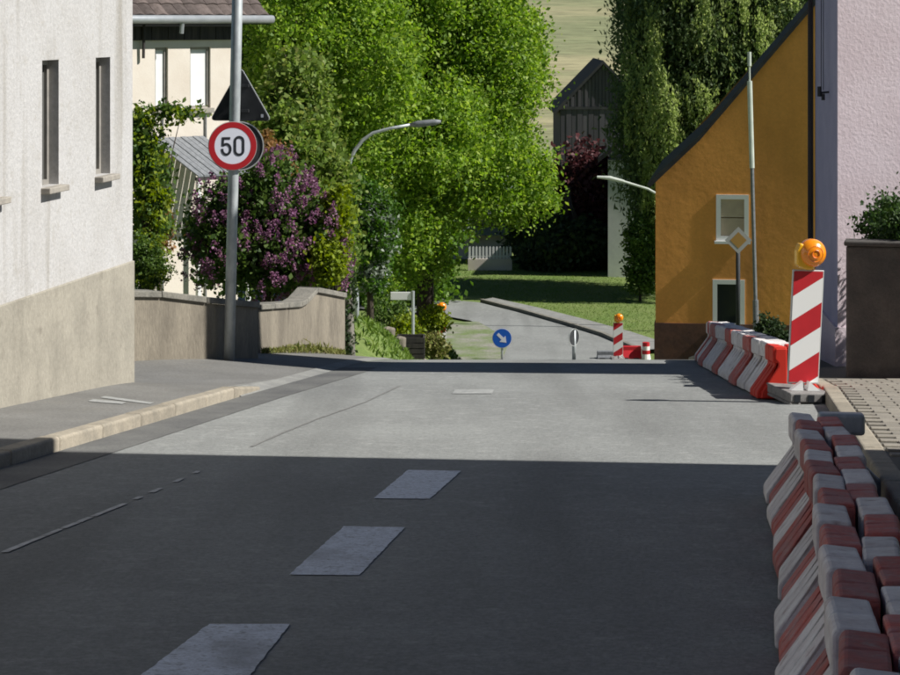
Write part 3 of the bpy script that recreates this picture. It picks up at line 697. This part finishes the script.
def rtri(w, h, r, n=6):
    V = [Vector((-w, 0)), Vector((w, 0)), Vector((0, h))]; cen = Vector((0, h/3)); out = []
    for i in range(3):
        p, a, b = V[i], (V[i-1] - V[i]).normalized(), (V[(i+1) % 3] - V[i]).normalized()
        s = p + a * r * 1.7; e = p + b * r * 1.7
        for k in range(n + 1): t = k / n; out.append(tuple((1-t)**2 * s + 2*t*(1-t) * p + t*t * e))
    return out
MB().prism(rtri(tw, th, .04), 0, .012, 'y').build('plate', M['sign_back'], ts)
MB().prism(rtri(tw + .01, th + .012, .045), .0125, .03, 'y').build('rim', M['sign_rim'], ts)
st = MB(); st.box(.235, .262, -.003, -.0005, .04, .075); st.build('sticker', M['sign_white'], ts)
for z in (.10, .38): MB().box(-.10, .10, -.03, -.001, z, z + .03).build('bracket', M['sign_back'], ts)

# blue keep-right sign
def small_sign(name, px, py, d, dz, label, cat, r, build, post_r=.03, above=.0):
    c = P(px, py, d); z0 = (prof(d) if xl(d) - .2 < c.x < xr(d) + .2 else ground_z(c.x, d)) + dz
    o = empty(name, (c.x, d, z0), 0, label, cat)
    MB().tube([(0, 0, -.05), (0, 0, c.z - z0 + r * .6)], post_r, 10).build('post', M['galv'], o, smooth=True)
    h = empty('sign', (0, -post_r - .012, c.z - z0)); h.parent = o; build(h); return o
def blue(h):
    MB().disc((0, 0), .30, -.005, .008, 48).build('plate', M['sign_white'], h); MB().disc((0, 0), .285, -.009, -.0055, 48).build('blue_face', M['sign_blue'], h)
    a = R(-45); ca, sa = math.cos(a), math.sin(a)
    arrow = [(-.19,.045),(.0,.045),(-.07,.135),(.045,.135),(.185,0),(.045,-.135),(-.07,-.135),(.0,-.045),(-.19,-.045)]
    arrow = [(-.19,.045),(.02,.045),(.02,.13),(.19,0),(.02,-.13),(.02,-.045),(-.19,-.045)]
    MB().prism([(x*ca - z*sa, x*sa + z*ca) for x, z in arrow], -.0125, -.0095, 'y').build('arrow', M['sign_white'], h)
small_sign('keep_right_sign', 502, 338, 68.6, .0, 'round blue keep right sign with white arrow on short post at junction', 'sign', .3, blue, .035)
def back(h):
    h.rotation_euler = (0, 0, R(50)); MB().disc((0, 0), .26, .0, .012, 40).build('plate', M['sign_back'], h); annulus(.265, .25, -.006, .016).build('rim', M['sign_rim'], h)
bo = small_sign('sign_post', 574, 337, 68.6, 0, 'pale post with small round sign turned away, between blue sign and far beacon', 'sign', .35, back, .06)
def diamond(h):
    s = .30; MB().prism([(0,-s),(s,0),(0,s),(-s,0)], -.004, .006, 'y').build('plate', M['sign_dull'], h)
    s = .185; MB().prism([(0,-s),(s,0),(0,s),(-s,0)], -.008, -.0045, 'y').build('yellow_face', M['sign_yellow'], h)
def dark_post(o):
    for c in o.children:
        if c.name.startswith('post'): c.data.materials[0] = M['sign_back']
dark_post(small_sign('priority_sign', 738, 240, 50.0, 0, 'diamond priority road sign on dark post in front of ochre house', 'sign', .3, diamond, .05))
# street name sign
c = P(413, 300, 52); z0 = ground_z(c.x, 52)
sn = empty('street_name_sign', (c.x, 52, z0), 0, 'pale street name sign on thin post beside the tree trunk', 'sign')
MB().tube([(0,0,-.1),(0,0,P(413, 291, 52).z - z0)], .035, 10).build('post', M['galv'], sn)
z1, z2 = P(400, 300, 52).z - z0, P(400, 292, 52).z - z0
MB().box(-.52, -.04, -.012, .012, z1, z2).build('name_plate', M['frame_white'], sn, bevel=.01)

# street lamps
lp = P(357, 353, 50); lz = ground_z(lp.x, 50)
la = empty('street_lamp', (lp.x, 50, lz), 0, 'tall curved grey street lamp in front of the bright green tree', 'lamp')
q = lambda px, py: (P(px, py, 50).x - lp.x, 0, P(px, py, 50).z - lz)
MB().tube([(0,0,-.1), q(356.5,300), q(353,240), q(349.5,185)], [.06,.055,.05,.045], 12).build('post', M['galv'], la, smooth=True)
arc = [q(349.5,186), q(349,172), q(350.5,160), q(355,150), q(363,140), q(373,133), q(390,128.5), q(412,124.5)]
MB().tube(arc, [.045,.043,.04,.04,.04,.038,.036,.034], 10).build('arm', M['galv'], la, smooth=True)
a = q(410,125); b = q(441,121.5)
m = MB(); m.tube([Vector(a), Vector(a).lerp(Vector(b), .25), Vector(a).lerp(Vector(b), .8), Vector(b)], [.04, .075, .07, .03], 10); m.build('lamp_head', M['galv_dull'], la, smooth=True)
lp = P(664, 300, 76); lz = ground_z(lp.x, 76)
la2 = empty('street_lamp', (lp.x, 76, lz), 0, 'far slim street lamp with short pale arm before the white wall', 'lamp')
q = lambda px, py: (P(px, py, 76).x - lp.x, 0, P(px, py, 76).z - lz)
MB().tube([(0,0,-.1), q(663.5,240), q(663,202)], [.06,.05,.045], 10).build('post', M['galv_dull'], la2)
MB().tube([q(663,203), q(659,195), q(648,189), q(622,181)], .04, 8).build('arm', M['pale_pole'], la2)
MB().tube([q(624,181.5), q(610,178), q(597,177)], [.05,.07,.04], 8).build('lamp_head', M['pale_pole'], la2)
# pale mast in front of ochre house
mp_ = P(756.5, 350, 52.5); mz = ground_z(mp_.x, 52.5)
ma = empty('mast', (mp_.x, 52.5, mz), 0, 'tall slim mast with pale upper tube in front of ochre wall', 'pole')
q = lambda px, py: (P(px, py, 52.5).x - mp_.x, 0, P(px, py, 52.5).z - mz)
MB().tube([(0,0,-.1), q(755.5,300)], .07, 10).build('base_tube', M['galv_dull'], ma); MB().tube([q(755.5,302), q(752,166)], .045, 8).build('lower_tube', M['galv_dull'], ma)  # grey stands for shade on the lower mast, pale above for sun
MB().tube([q(752,168), q(749.6,81)], .06, 10).build('upper_tube', M['pale_pole'], ma); MB().tube([q(749.6,82), q(749.3,62)], .02, 6).build('tip', M['pale_pole'], ma); MB().tube([q(749.4,66), q(749.3,52)], .045, 8).build('cap', M['pale_pole'], ma)

# far barrier pieces at the junction
x = P(598, 358, 69).x
for k, (px0, px1, py0, mt, lab) in enumerate(((597, 617, 351, 'galv_dull', 'low grey barrier block left of the far striped beacon'), (620, 641, 346, 'beacon_red', 'low red barrier block right of the far striped beacon'))):
    a, b = P(px0, 361, 69.2), P(px1, py0, 69.2); gz = prof(69.2)
    o = empty('barrier_block', ((a.x+b.x)/2, 69.2, gz), 0, lab, 'barrier'); hwid = (b.x - a.x)/2
    MB().prism([(-.22,0),(.22,0),(.22,.06),(.10,b.z-gz-.12),(.10,b.z-gz),(-.10,b.z-gz),(-.10,b.z-gz-.12),(-.22,.06)], -hwid, hwid, 'x').build('block', M[mt], o, bevel=.015)
    for s in (-.5, .5): MB().box(s*hwid-.08, s*hwid+.08, -.23, -.12, .0, .05).build('notch_shade', M['sign_back'], o)  # dark blocks set on the face as the shade of notches
c = P(646, 361, 69.0); o = empty('marker_post', (c.x, 69.0, prof(69)), 0, 'short red and white marker post beside the far red block', 'bollard')
m = MB(); m.tube([(0,0,0),(0,0,.16)], [.15,.12], 14); m.build('base', M['beacon_white'], o)
for k in range(3): MB().tube([(0,0,.16+.12*k),(0,0,.28+.12*k)], .12 - .005*k, 14).build('band', M['beacon_red' if k % 2 == 0 else 'beacon_white'], o)

# board edging, bins by the verge at left
c0 = P(362, 356, 47.5); o = empty('board_fence', (c0.x, 47.5, ground_z(c0.x, 47.5)), 0, 'low pale timber board fence at the garden edge below the tree', 'fence')
wx = P(396, 356, 47.5).x - c0.x; zt_ = P(370, 338, 47.5).z - o.location.z; nb_ = 5
for k in range(nb_): MB().box(wx*k/nb_ + .006, wx*(k+1)/nb_ - .006, -.02 + random.uniform(-.006,.006), .02, -.35, zt_ + random.uniform(-.01,.01)).build('board', M['wood_board'], o)
MB().box(0, wx, .021, .06, zt_ - .12, zt_ - .05).build('rail', M['wood_board'], o)
for (px, w_) in ((377, .2), (388, .26), (400, .22)):
    c = P(px, 357, 46.0); s = MB(); n = 7
    vs = [(w_*.6*math.cos(2*math.pi*k/n)*random.uniform(.8,1.1), w_*.5*math.sin(2*math.pi*k/n), zz*w_) for zz in (-.6, .35) for k in range(n)] + [(0,0,.5*w_)]
    s.add(vs, [tuple(range(n))[::-1]] + [(k,(k+1)%n,n+(k+1)%n,n+k) for k in range(n)] + [(n+k,n+(k+1)%n,2*n) for k in range(n)])
    ob = s.build('boulder', M['concrete'], None, bevel=.03); ob.location = (c.x, 46.0, ground_z(c.x, 46) + .10)
    tag(ob, {377: 'leftmost pale boulder at the verge before the board fence', 388: 'middle pale boulder at the verge before the board fence', 400: 'rightmost pale boulder at the verge before the board fence'}[px], 'boulder', 'boulders at the verge')
c = P(411, 357, 49); o = empty('compost_bin', (c.x, 49, ground_z(c.x, 49)), 0, 'dark slatted timber bin beside the board fence', 'bin')
for k in range(4):
    MB().box(-.30, .30, -.30, -.265, -.02 + k*.12, .08 + k*.12).build('slat', M['wood_dark'], o); MB().box(-.30, .30, .265, .30, -.02 + k*.12, .08 + k*.12).build('slat', M['wood_dark'], o)
for sx in (-1, 1):
    MB().box(sx*.301 if sx < 0 else .265, -.265 if sx < 0 else .301, -.262, .262, -.05, .44).build('side', M['wood_dark'], o)
c = P(425, 357, 49); o = empty('stone_post', (c.x, 48.6, ground_z(c.x, 48.6)), 0, 'short pale stone post at the verge right of the dark bin', 'post')
MB().prism([(-.09,-.1),(.09,-.1),(.08,.42),(.0,.48),(-.08,.42)], -.09, .09, 'y').build('shaft', M['concrete'], o, bevel=.02)

# ------------------------------------------------------------------ vegetation
def leaf_mesh(name, cen, nrm_bias, size, aspect=1.5, down=0.0):
    """cen: (n,3) leaf centres; many small rhombic leaves"""
    n = len(cen); d = rng.normal(size=(n, 3)); d[:, 2] -= down; d /= np.linalg.norm(d, axis=1)[:, None]
    e = rng.normal(size=(n, 3)) + np.array(nrm_bias); e -= (e * d).sum(1)[:, None] * d; e /= np.linalg.norm(e, axis=1)[:, None]
    s = size * rng.uniform(.6, 1.35, n)[:, None]; s2 = np.cross(d, e)
    v = np.empty((n, 4, 3)); v[:, 0] = cen - d*s*.5; v[:, 1] = cen + s2*s*.5/aspect + e*s*.08; v[:, 2] = cen + d*s*.5; v[:, 3] = cen - s2*s*.5/aspect + e*s*.08
    me = bpy.data.meshes.new(name); me.vertices.add(4*n); me.vertices.foreach_set('co', v.reshape(-1).astype(np.float32))
    me.loops.add(4*n); me.loops.foreach_set('vertex_index', np.arange(4*n, dtype=np.int32))
    me.polygons.add(n); me.polygons.foreach_set('loop_start', np.arange(0, 4*n, 4, dtype=np.int32)); me.polygons.foreach_set('loop_total', np.full(n, 4, dtype=np.int32))
    me.update(); me.validate(); return me
def clumps(lobes, nc, per, spread, shell=.45, droop=0.0):
    """lobes: (cx,cy,cz,rx,ry,rz); clump centres biased to the outer shell, leaves scattered round them"""
    vol = np.array([l[3]*l[4]*l[5] for l in lobes]) ** .8; pick = rng.choice(len(lobes), nc, p=vol/vol.sum()); L_ = np.array(lobes)[pick]
    d = rng.normal(size=(nc, 3)); d /= np.linalg.norm(d, axis=1)[:, None]
    r = (shell + (1-shell) * rng.uniform(0, 1, nc)) * (1 + .10 * rng.normal(size=nc)); c = L_[:, :3] + d * r[:, None] * L_[:, 3:]
    off = rng.normal(size=(nc, per, 3)) * np.array([1, 1, .7]) * spread * rng.uniform(.6, 1.3, (nc, 1, 1))
    if droop: off[..., 2] -= droop * np.abs(rng.normal(size=(nc, per)))
    return (c[:, None, :] + off).reshape(-1, 3), c
def limbs(m, base, top, r, targets, rr=.3):
    m.tube([base, base.lerp(top, .3) + Vector((.05,.03,0))*r*3, base.lerp(top, .65), top], [r*1.25, r*.9, r*.75, r*.45], 10)
    for t in targets:
        t = Vector(t); s = base.lerp(top, random.uniform(.35, .95)); mid = s.lerp(t, .5) + Vector((0, 0, .12*(t - s).length)) 
        m.tube([s, mid, t], [r*.4, r*.25, r*.07], 6)
def tree(name, base, h_trunk, r, lobes, nc, per, spread, size, leaf, label, cat='tree', bark='bark', shell=.45, droop=0.0, group=None, down=.3, nl=12, tips=None, aspect=1.6):
    b = Vector(base); o = empty(name, b, 0, label, cat, group)
    lob = [(l[0]-b.x, l[1]-b.y, l[2]-b.z, l[3], l[4], l[5]) for l in lobes]
    pts, cs = clumps(lob, nc, per, spread, shell, droop)
    m = MB(); idx = rng.choice(len(cs), min(nl, len(cs)), replace=False)
    limbs(m, Vector((0, 0, -.3)), Vector((random.uniform(-.2,.2)*r*3, 0, h_trunk)), r, [cs[i] for i in idx]); m.build('trunk', M[bark], o, smooth=True)
    link('crown', leaf_mesh('crown', pts, (0, 0, .4), size, aspect, down), M[leaf], o)
    if tips:
        p2, _ = clumps([(l[0]+tips[4], l[1]+tips[5], l[2], l[3], l[4], l[5]) for l in lob], tips[1], tips[2], tips[3], .92, tips[6] if len(tips) > 6 else 0)
        link('blossom' if tips[0] == 'blossom' else 'crown_tips', leaf_mesh('tips', p2, (0, 0, .4), size*(tips[7] if len(tips) > 7 else 1), 1.6, down), M[tips[0]], o)
    return o
def lobe(px, py, d, rpx, rpy, ry=None):
    c = P(px, py, d); rx_ = rpx / F * d; return (c.x, c.y, c.z, rx_, ry or rx_, rpy / F * d)
# main bright tree
bt = P(424, 349, 58); bt.z = ground_z(bt.x, 58)
tree('lime_tree', bt, 9.5, .21, [lobe(432,262,57.5,20,28,.7), lobe(412,255,57.5,22,26,.8), lobe(505,60,58,42,75,1.8), lobe(515,170,57.2,44,50,1.6), lobe(455,30,58,60,80,2.2), lobe(425,130,56,70,66,2.2), lobe(352,50,53.5,72,85,2.0), lobe(455,180,57,46,42,1.7), lobe(395,215,56,52,42,1.6), lobe(490,-40,58,40,60,1.8), lobe(420,-50,57,80,70,2.6), lobe(300,10,53,60,80,1.8), lobe(345,150,54,50,60,1.6), lobe(275,80,54,36,60,1.4)],
     2000, 84, .22, .12, 'leaf_lime', 'large bright green leafy tree beside the road bend', shell=.55, droop=.22, nl=30)
# darker and further trees behind it
for (px, d, tp, rp, lf, lab) in ((300, 72, 60, 95, 'leaf_fresh', 'mid green tree behind the cream house and sign pole'), (395, 84, 200, 70, 'leaf_fresh', 'mid green tree in the gap under the bright green crown'), (440, 100, 90, 60, 'leaf_fresh', 'distant green tree showing through the bright green crown')):
    c = P(px, 330, d); c.z = ground_z(c.x, d)
    tree('garden_tree', c, 5, .25, [lobe(px, tp, d, rp, 90, 2.5), lobe(px-30, tp+70, d, rp*.7, 70, 2.2), lobe(px+25, tp-60, d, rp*.8, 80, 2.3), lobe(px+20, tp+60, d-1, rp*.6, 60, 2)], 900, 40, .3, .26, lf, lab, group='trees behind the lime tree')
# olive conifer-like tree
c = P(295, 330, 40); c.z = ground_z(c.x, 40)
tree('olive_tree', c, 4.2, .16, [lobe(290,140,40,40,60,.9), lobe(320,180,40,32,60,.7), lobe(300,90,40.3,28,50,.7), lobe(325,240,40,30,50,.7)], 650, 36, .13, .11, 'leaf_olive', 'olive green feathery tree behind the lilac bush', droop=.1)
c = P(268, 330, 36); c.z = ground_z(c.x, 36)
tree('rust_shrub', c, 2.0, .06, [lobe(264,152,36,16,22,.3), lobe(280,170,36,14,18,.3)], 90, 28, .07, .075, 'leaf_orange', 'small rust orange shrub top behind the 50 sign', 'shrub')
# lilac
c = P(268, 345, 31.5); c.z = ground_z(c.x, 31.5)
lil = [lobe(262,200,31.5,48,48,.7), lobe(225,225,31.5,38,42,.6), lobe(300,240,31.3,44,52,.65), lobe(255,262,31.2,55,40,.7), lobe(205,255,31.6,20,35,.35), lobe(325,270,31.5,22,30,.4)]
tree('lilac_bush', c, 1.6, .06, lil, 620, 30, .10, .085, 'leaf_bush', 'large lilac bush with purple blossom behind the concrete walls', 'bush', shell=.35, nl=14, aspect=1.4)
lb = bpy.data.objects['lilac_bush']; sp_ = []
for k in range(330):
    l = lil[random.randrange(len(lil))]; d_ = Vector((random.gauss(.35, .8), random.gauss(-.6, .7), random.gauss(.15, .7))).normalized()
    p = Vector((l[0] + d_.x*l[3]*1.05, l[1] + d_.y*l[4]*1.05, l[2] + d_.z*l[5]*1.05)) - lb.location; ax = (d_*.6 + Vector((0, 0, .8))).normalized(); hl = random.uniform(.10, .20); n = 46; t = rng.uniform(0, 1, n)
    q = np.array(p)[None] + np.array(ax)[None]*(t*hl)[:, None] + rng.normal(size=(n, 3))*(.036*(1 - t) + .006)[:, None]; sp_.append(q)
link('blossom', leaf_mesh('blossom', np.concatenate(sp_), (0, 0, .2), .034, 1.2, 0), M['blossom'], lb)
c = P(336, 345, 31.2); c.z = ground_z(c.x, 31.2)
tree('yellow_shrub', c, 1.3, .04, [lobe(336,222,31.2,14,40,.28), lobe(328,262,30.9,16,24,.26)], 210, 30, .07, .075, 'leaf_yellow', 'yellow green shrub at right edge of the lilac', 'shrub')
c = P(370, 345, 43); c.z = ground_z(c.x, 43)
tree('pale_shrub', c, 2.4, .07, [lobe(368,215,43,24,30,.5), lobe(382,235,43,16,22,.4), lobe(358,195,43,14,18,.3), lobe(372,270,43,16,24,.4)], 170, 26, .09, .085, 'leaf_pale', 'silvery white flowering shrub beside the street lamp', 'shrub', tips=('leaf_mid', 210, 30, .1, 0, -.05, 0, 1))
# ivy clad stump right of stepped wall
c = P(348, 352, 33); c.z = ground_z(c.x, 33)
tree('ivy_trunk', c, 1.6, .10, [lobe(345,300,33,6,52,.12), lobe(345,345,33,6,12,.12)], 150, 26, .05, .06, 'leaf_dark', 'dark ivy covered trunk at the end of the stepped wall', 'tree', bark='bark_pale', nl=3)
# bushes at far left between the houses
c = P(146, 345, 28.5); c.z = ground_z(c.x, 28.5)
tree('climbing_shrub', c, 2.4, .05, [lobe(147,175,28.5,22,45,.4), lobe(138,130,28.5,14,22,.3), lobe(175,112,28.5,18,8,.2), lobe(150,220,28.7,16,25,.3)], 190, 28, .075, .075, 'leaf_bush', 'leafy green shrub between white house and cream house', 'shrub', tips=('leaf_yellow', 60, 24, .07, .06, -.05, 0, .9))
c = P(148, 345, 27.0); c.z = ground_z(c.x, 27)
tree('round_box_shrub', c, .5, .04, [lobe(146,262,27,20,30,.3)], 160, 34, .05, .04, 'leaf_bush', 'clipped round box shrub just behind the low wall', 'shrub', tips=('leaf_yellow', 40, 24, .05, .03, -.05, 0, 1))
c = P(158, 345, 30.5); c.z = ground_z(c.x, 30.5)
tree('autumn_shrub', c, 1.2, .04, [lobe(158,225,30.5,12,32,.25)], 70, 24, .06, .07, 'leaf_orange', 'orange brown shrub behind the round box shrub', 'shrub')
# garden below the lime tree: shrubs
for (px, py, d, rp, lf, lab) in ((385,318,62,26,'leaf_bush','low green shrub left in the sunny garden below the lime tree'), (378,290,66,22,'leaf_lime','bright shrub behind the street name sign'), (405,330,56,12,'leaf_yellow','small yellow green plant before the street name sign'), (434,318,57,9,'leaf_yellow','yellow green sucker shoots right of the lime trunk'), (432,345,54,9,'weed','dry weeds at the foot of the lime tree')):
    c = P(px, 350, d); c.z = ground_z(c.x, d)
    tree('garden_shrub', c, .6, .04, [lobe(px,py,d,rp,rp*1.1,rp/F*d), lobe(px+rp*.5,py+rp*.5,d,rp*.7,rp*.7)], 110, 30, .10, .10, lf, lab, 'shrub', group='garden shrubs')
# weeping tree behind ochre house
c = P(715, 300, 88); c.z = ground_z(c.x, 88)
wl_ = [lobe(690,40,87,62,75,2.8), lobe(745,60,87,65,85,2.8), lobe(660,120,86,46,75,2.0), lobe(705,140,86,62,80,2.4), lobe(658,215,85.5,24,58,1.2), lobe(642,100,85.5,26,60,1.3), lobe(654,165,85,24,50,1.2), lobe(655,-10,87,45,70,2.4), lobe(785,0,87,50,80,2.4), lobe(700,-50,87,75,60,2.8), lobe(632,40,86.5,20,55,1.2)]
tree('weeping_tree', c, 10, .35, wl_, 2900, 44, .32, .23, 'leaf_weep', 'dark weeping tree with hanging pale shoots behind the ochre house', shell=.3, droop=.7, down=1.2, nl=18, aspect=2.6)
wt = bpy.data.objects['weeping_tree']; sp_ = []
for k in range(430):
    l = wl_[random.randrange(len(wl_))]; th = random.uniform(-1.9, .6); ph = random.uniform(-.3, .9)
    st_ = Vector((l[0] + l[3]*math.cos(ph)*math.sin(th + 1.0)*1.08, l[1] - l[4]*math.cos(ph)*abs(math.cos(th))*1.1 - .8, l[2] + l[5]*math.sin(ph)*.9)) - wt.location
    ln = random.uniform(.8, 2.4); n = int(26 * ln); t = rng.uniform(0, 1, n)
    q = np.stack([st_.x + rng.normal(size=n)*.07 + .12*t, st_.y + rng.normal(size=n)*.07 - .1*t, st_.z - ln*t], 1); sp_.append(q)
link('hanging_shoots', leaf_mesh('hanging_shoots', np.concatenate(sp_), (0, 0, .2), .18, 2.6, 2.0), M['leaf_weep_tip'], wt)
c = P(640, 290, 84); c.z = ground_z(c.x, 84)
tree('leafy_bush', c, 1.2, .06, [lobe(642,240,84,16,26,.5), lobe(640,275,84,13,20,.4), lobe(650,265,84,12,34,.4)], 300, 30, .13, .14, 'leaf_bush', 'fresh green bush at the left corner of the ochre house', 'bush')
# dark background trees
for k, (px, py, d, rp, rq, lf, lab) in enumerate(((545,215,98,34,50,'leaf_dark','dark evergreen tree left of the copper tree'), (588,192,97,30,46,'leaf_copper','dark copper leaved tree below the barn'), (566,247,95,44,28,'leaf_dark','dark low evergreen mass before the copper tree'), (625,255,98,26,34,'leaf_dark','dark evergreen behind the white corner wall'))):
    c = P(px, 285, d); c.z = ground_z(c.x, d)
    tree('copper_tree' if lf == 'leaf_copper' else 'evergreen_tree', c, 3.5, .25, [lobe(px,py,d,rp,rq,1.6), lobe(px-rp*.4,py+rq*.4,d,rp*.7,rq*.6,1.2), lobe(px+rp*.4,py-rq*.3,d,rp*.6,rq*.6,1.2)], 420, 40, .26, .24, lf, lab, group='dark trees before the barn')
# right hedge on garden wall, plants by ochre house
c = Vector((gw0.x + 1.4, 22.25, gwz + .05))
hb = [(gw0.x + .66 + .5*k, 22.15 + .42*j - .06*k, gwz + ztop + .02 + .05*math.sin(3*k + j) + .12*min(k, 3), .34, .30, .42) for k in range(6) for j in range(4)]
tree('hedge', c, 1.0, .05, hb, 1500, 36, .055, .05, 'leaf_hedge', 'dense green hedge above the dark garden wall at right edge', 'hedge', shell=.3)
for px, hh_ in ((763, 316), (775, 318), (790, 332), (752, 335)):
    c = P(px, 350, 51.5); c.z = ground_z(c.x, 51.5)
    tree('dark_shrub', c, .3, .03, [lobe(px, (hh_+352)/2, 51.5, 6 if hh_ < 330 else 10, (356-hh_)/2, .2)], 60, 26, .06, .08, 'leaf_dark', {763: 'slim dark shrub just right of the mast at the ochre wall', 775: 'second slim dark shrub right of the mast at the ochre wall', 790: 'low dark shrub beside the large beacon before the ochre wall', 752: 'low dark shrub at the foot of the mast'}[px], 'shrub', group='shrubs at the ochre wall')
# weeds at the wall foot, grass on verges
def stuff_blades(name, pts, size, leaf, label, cat):
    me = leaf_mesh(name, pts, (0, 0, 0), size, 5.0, -1.6); o = link(name, me, M[leaf]); return tag(o, label, cat, kind='stuff')
n = 900; t = rng.uniform(0, 1, n) ** 1.0; px = 262 + 83*t; d = 27.4 + 2.9*t - .10 - .12*rng.uniform(0,1,n)**2
pts = np.stack([(px-450)/F*d, d, np.array([walk_z((a-450)/F*b, b) for a, b in zip(px, d)]) + .03 + .05*np.abs(rng.normal(size=n)) * np.exp(-((px-310)/25)**2)], 1)
stuff_blades('weeds', pts, .09, 'weed', 'dry yellow weeds along the foot of the stepped wall', 'weeds')
n = 60000; X = rng.uniform(-12, 12, n); Y = rng.uniform(70, 98, n)
keep = np.array([not (xl(min(y, 69)) - 3.2 < x < 9 and y < 72) for x, y in zip(X, Y)])
rr_ = np.array([np.interp(x, [-20, -10, -2.5, 1.1, 2.5, 3.9, 5.0, 8.6], [91.5, 90.5, 88.3, 85.4, 82.9, 80.0, 77.4, 72.2]) for x in X])
keep &= Y > rr_ + .2
pts = np.stack([X, Y, np.full(n, prof(90) - .05)], 1)[keep]
stuff_blades('lawn_grass', pts, .08, 'grass_blade', 'short lawn grass beyond the road bend', 'grass')
n = 16000; Y = rng.uniform(36, 66, n); X = np.array([xl(y) for y in Y]) - rng.uniform(.4, 6, n)
pts = np.stack([X, Y, np.array([ground_z(a, b) for a, b in zip(X, Y)]) + .04], 1)
stuff_blades('verge_grass', pts, .16, 'grass_blade', 'rough grass of the garden verge left of the hidden road', 'grass')

# ------------------------------------------------------------------ far buildings
# weathered barn
rc = P(603, 64, 150); bz = ground_z(rc.x, 150); hw_ = 43 / F * 150
bo = empty('barn', (rc.x, 150, bz), 0, 'dark weathered wooden barn with steep gable on the hillside', 'barn')
pk = rc.z - bz; ezn = P(560, 108, 150).z - bz
m = MB(); m.add([(-hw_,0,-.5),(hw_,0,-.5),(hw_,0,ezn),(0,0,pk),(-hw_,0,ezn),(-hw_,10,-.5),(hw_,10,-.5),(hw_,10,ezn),(0,10,pk),(-hw_,10,ezn)], [(0,1,2,3,4),(9,8,7,6,5),(0,4,9,5),(1,6,7,2)]); m.build('wall', M['wood_barn'], bo)
k = 0; x = -hw_ + .05
while x < hw_ - .1:
    ht = ezn + (pk - ezn) * (1 - abs(x + .1) / hw_)
    MB().box(x, x + .2, -.06 - .03*(k % 2), -.01, ezn + .1, max(ezn + .15, ht - .12)).build('plank', M['wood_barn'], bo); x += .23; k += 1
k = 0; x = -hw_ + .05
while x < hw_ - .1:
    MB().box(x, x + .34, -.04 - .02*(k % 2), -.01, .3, ezn - .1).build('plank', M['wood_barn'], bo); x += .37; k += 1
MB().box(-hw_ - .1, hw_ + .1, -.12, -.005, ezn - .09, ezn + .09).build('beam', M['roof_dark'], bo)
for s in (-1, 1):
    MB().prism([(s*(hw_ + .35), ezn - .42), (0, pk + .02), (0, pk + .24), (s*(hw_ + .45), ezn - .25)], -.35, 10.3, 'y').build('roof_slope', M['roof_dark'], bo)
# white corner house
c = P(608, 284, 92); wz = ground_z(c.x, 92)
wh = empty('pale_house', (c.x, 92, wz), R(-6), 'pale white house corner showing beside the dark trees', 'house')
zt2 = P(620, 160, 92).z - wz
MB().box(0, 7, 0, 6, -.5, zt2).build('wall', M['blind_white'], wh)
MB().prism([(-.4, zt2 - .1), (3.5, zt2 + 3), (7.4, zt2 - .1), (7.4, zt2 + .1), (3.5, zt2 + 3.25), (-.4, zt2 + .1)], -.3, 6.3, 'y').build('roof', M['roof_dark'], wh)
wn = MB().box(2.2, 3.2, -.03, -.003, 1.2, 2.5).build('window', M['frame_white'], wh); MB().box(2.3, 3.1, -.05, -.031, 1.3, 2.4).build('pane', M['glass_dark'], wn)
# beige house with picket fence
c = P(470, 275, 99); hz = ground_z(c.x, 99)
bh = empty('beige_house', (c.x, 99, hz), 0, 'beige house with grey roof glimpsed under the green crown', 'house')
x1 = P(512, 275, 99).x - c.x; xa = P(425, 275, 99).x - c.x; zt3 = P(480, 232, 99).z - hz
MB().box(xa, x1, 0, 6, -.5, zt3).build('wall', M['plaster_cream'], bh)
MB().prism([(-.5, zt3 - .1), (3, zt3 + 2.2), (6.5, zt3 - .1), (3, zt3 + 2.4)], xa - .3, x1 + .3, 'x').build('roof', M['galv_dull'], bh)
for a in (xa + .6, xa + 2.0, x1 - 1.2): 
    wn = MB().box(a, a + .7, -.03, -.003, 1.0, 2.0).build('window', M['frame_white'], bh); MB().box(a + .08, a + .62, -.05, -.031, 1.08, 1.92).build('pane', M['glass_dark'], wn)
c = P(468, 272, 94.5); fz = ground_z(c.x, 94.5)
pf = empty('picket_fence', (c.x, 94.5, fz), 0, 'white picket fence on a low beige wall across the lawn', 'fence')
xw_ = P(512, 272, 94.5).x - c.x; za = P(480, 259, 94.5).z - fz; zb2 = P(480, 246, 94.5).z - fz
MB().box(0, xw_, -.1, .15, -.3, za).build('base_wall', M['plaster_cream'], pf)
n = 13
for k in range(n):
    a = xw_ * k / n + .03; MB().prism([(a, za + .02), (a + .085, za + .02), (a + .085, zb2 - .05), (a + .042, zb2), (a, zb2 - .05)], -.06, -.035, 'y').build('picket', M['frame_white'], pf)
MB().box(0, xw_, -.033, 0, za + .08, za + .14).build('rail', M['frame_white'], pf)
c = P(553, 270, 97.5); lz_ = ground_z(c.x, 97.5)
lwall = empty('white_garden_wall', (c.x, 97.5, lz_), 0, 'low white garden wall gleaming under the dark trees', 'wall')
for a, b in ((553, 571), (581, 596)):
    MB().box(P(a,270,97.5).x - c.x, P(b,270,97.5).x - c.x, -.1, .1, -.2, P(560, 263.5, 97.5).z - lz_).build('wall_panel', M['frame_white'], lwall)
MB().box(P(571,270,97.5).x - c.x, P(581,270,97.5).x - c.x, -.12, .12, -.2, P(560, 261, 97.5).z - lz_).build('pier', M['concrete_cap'], lwall)
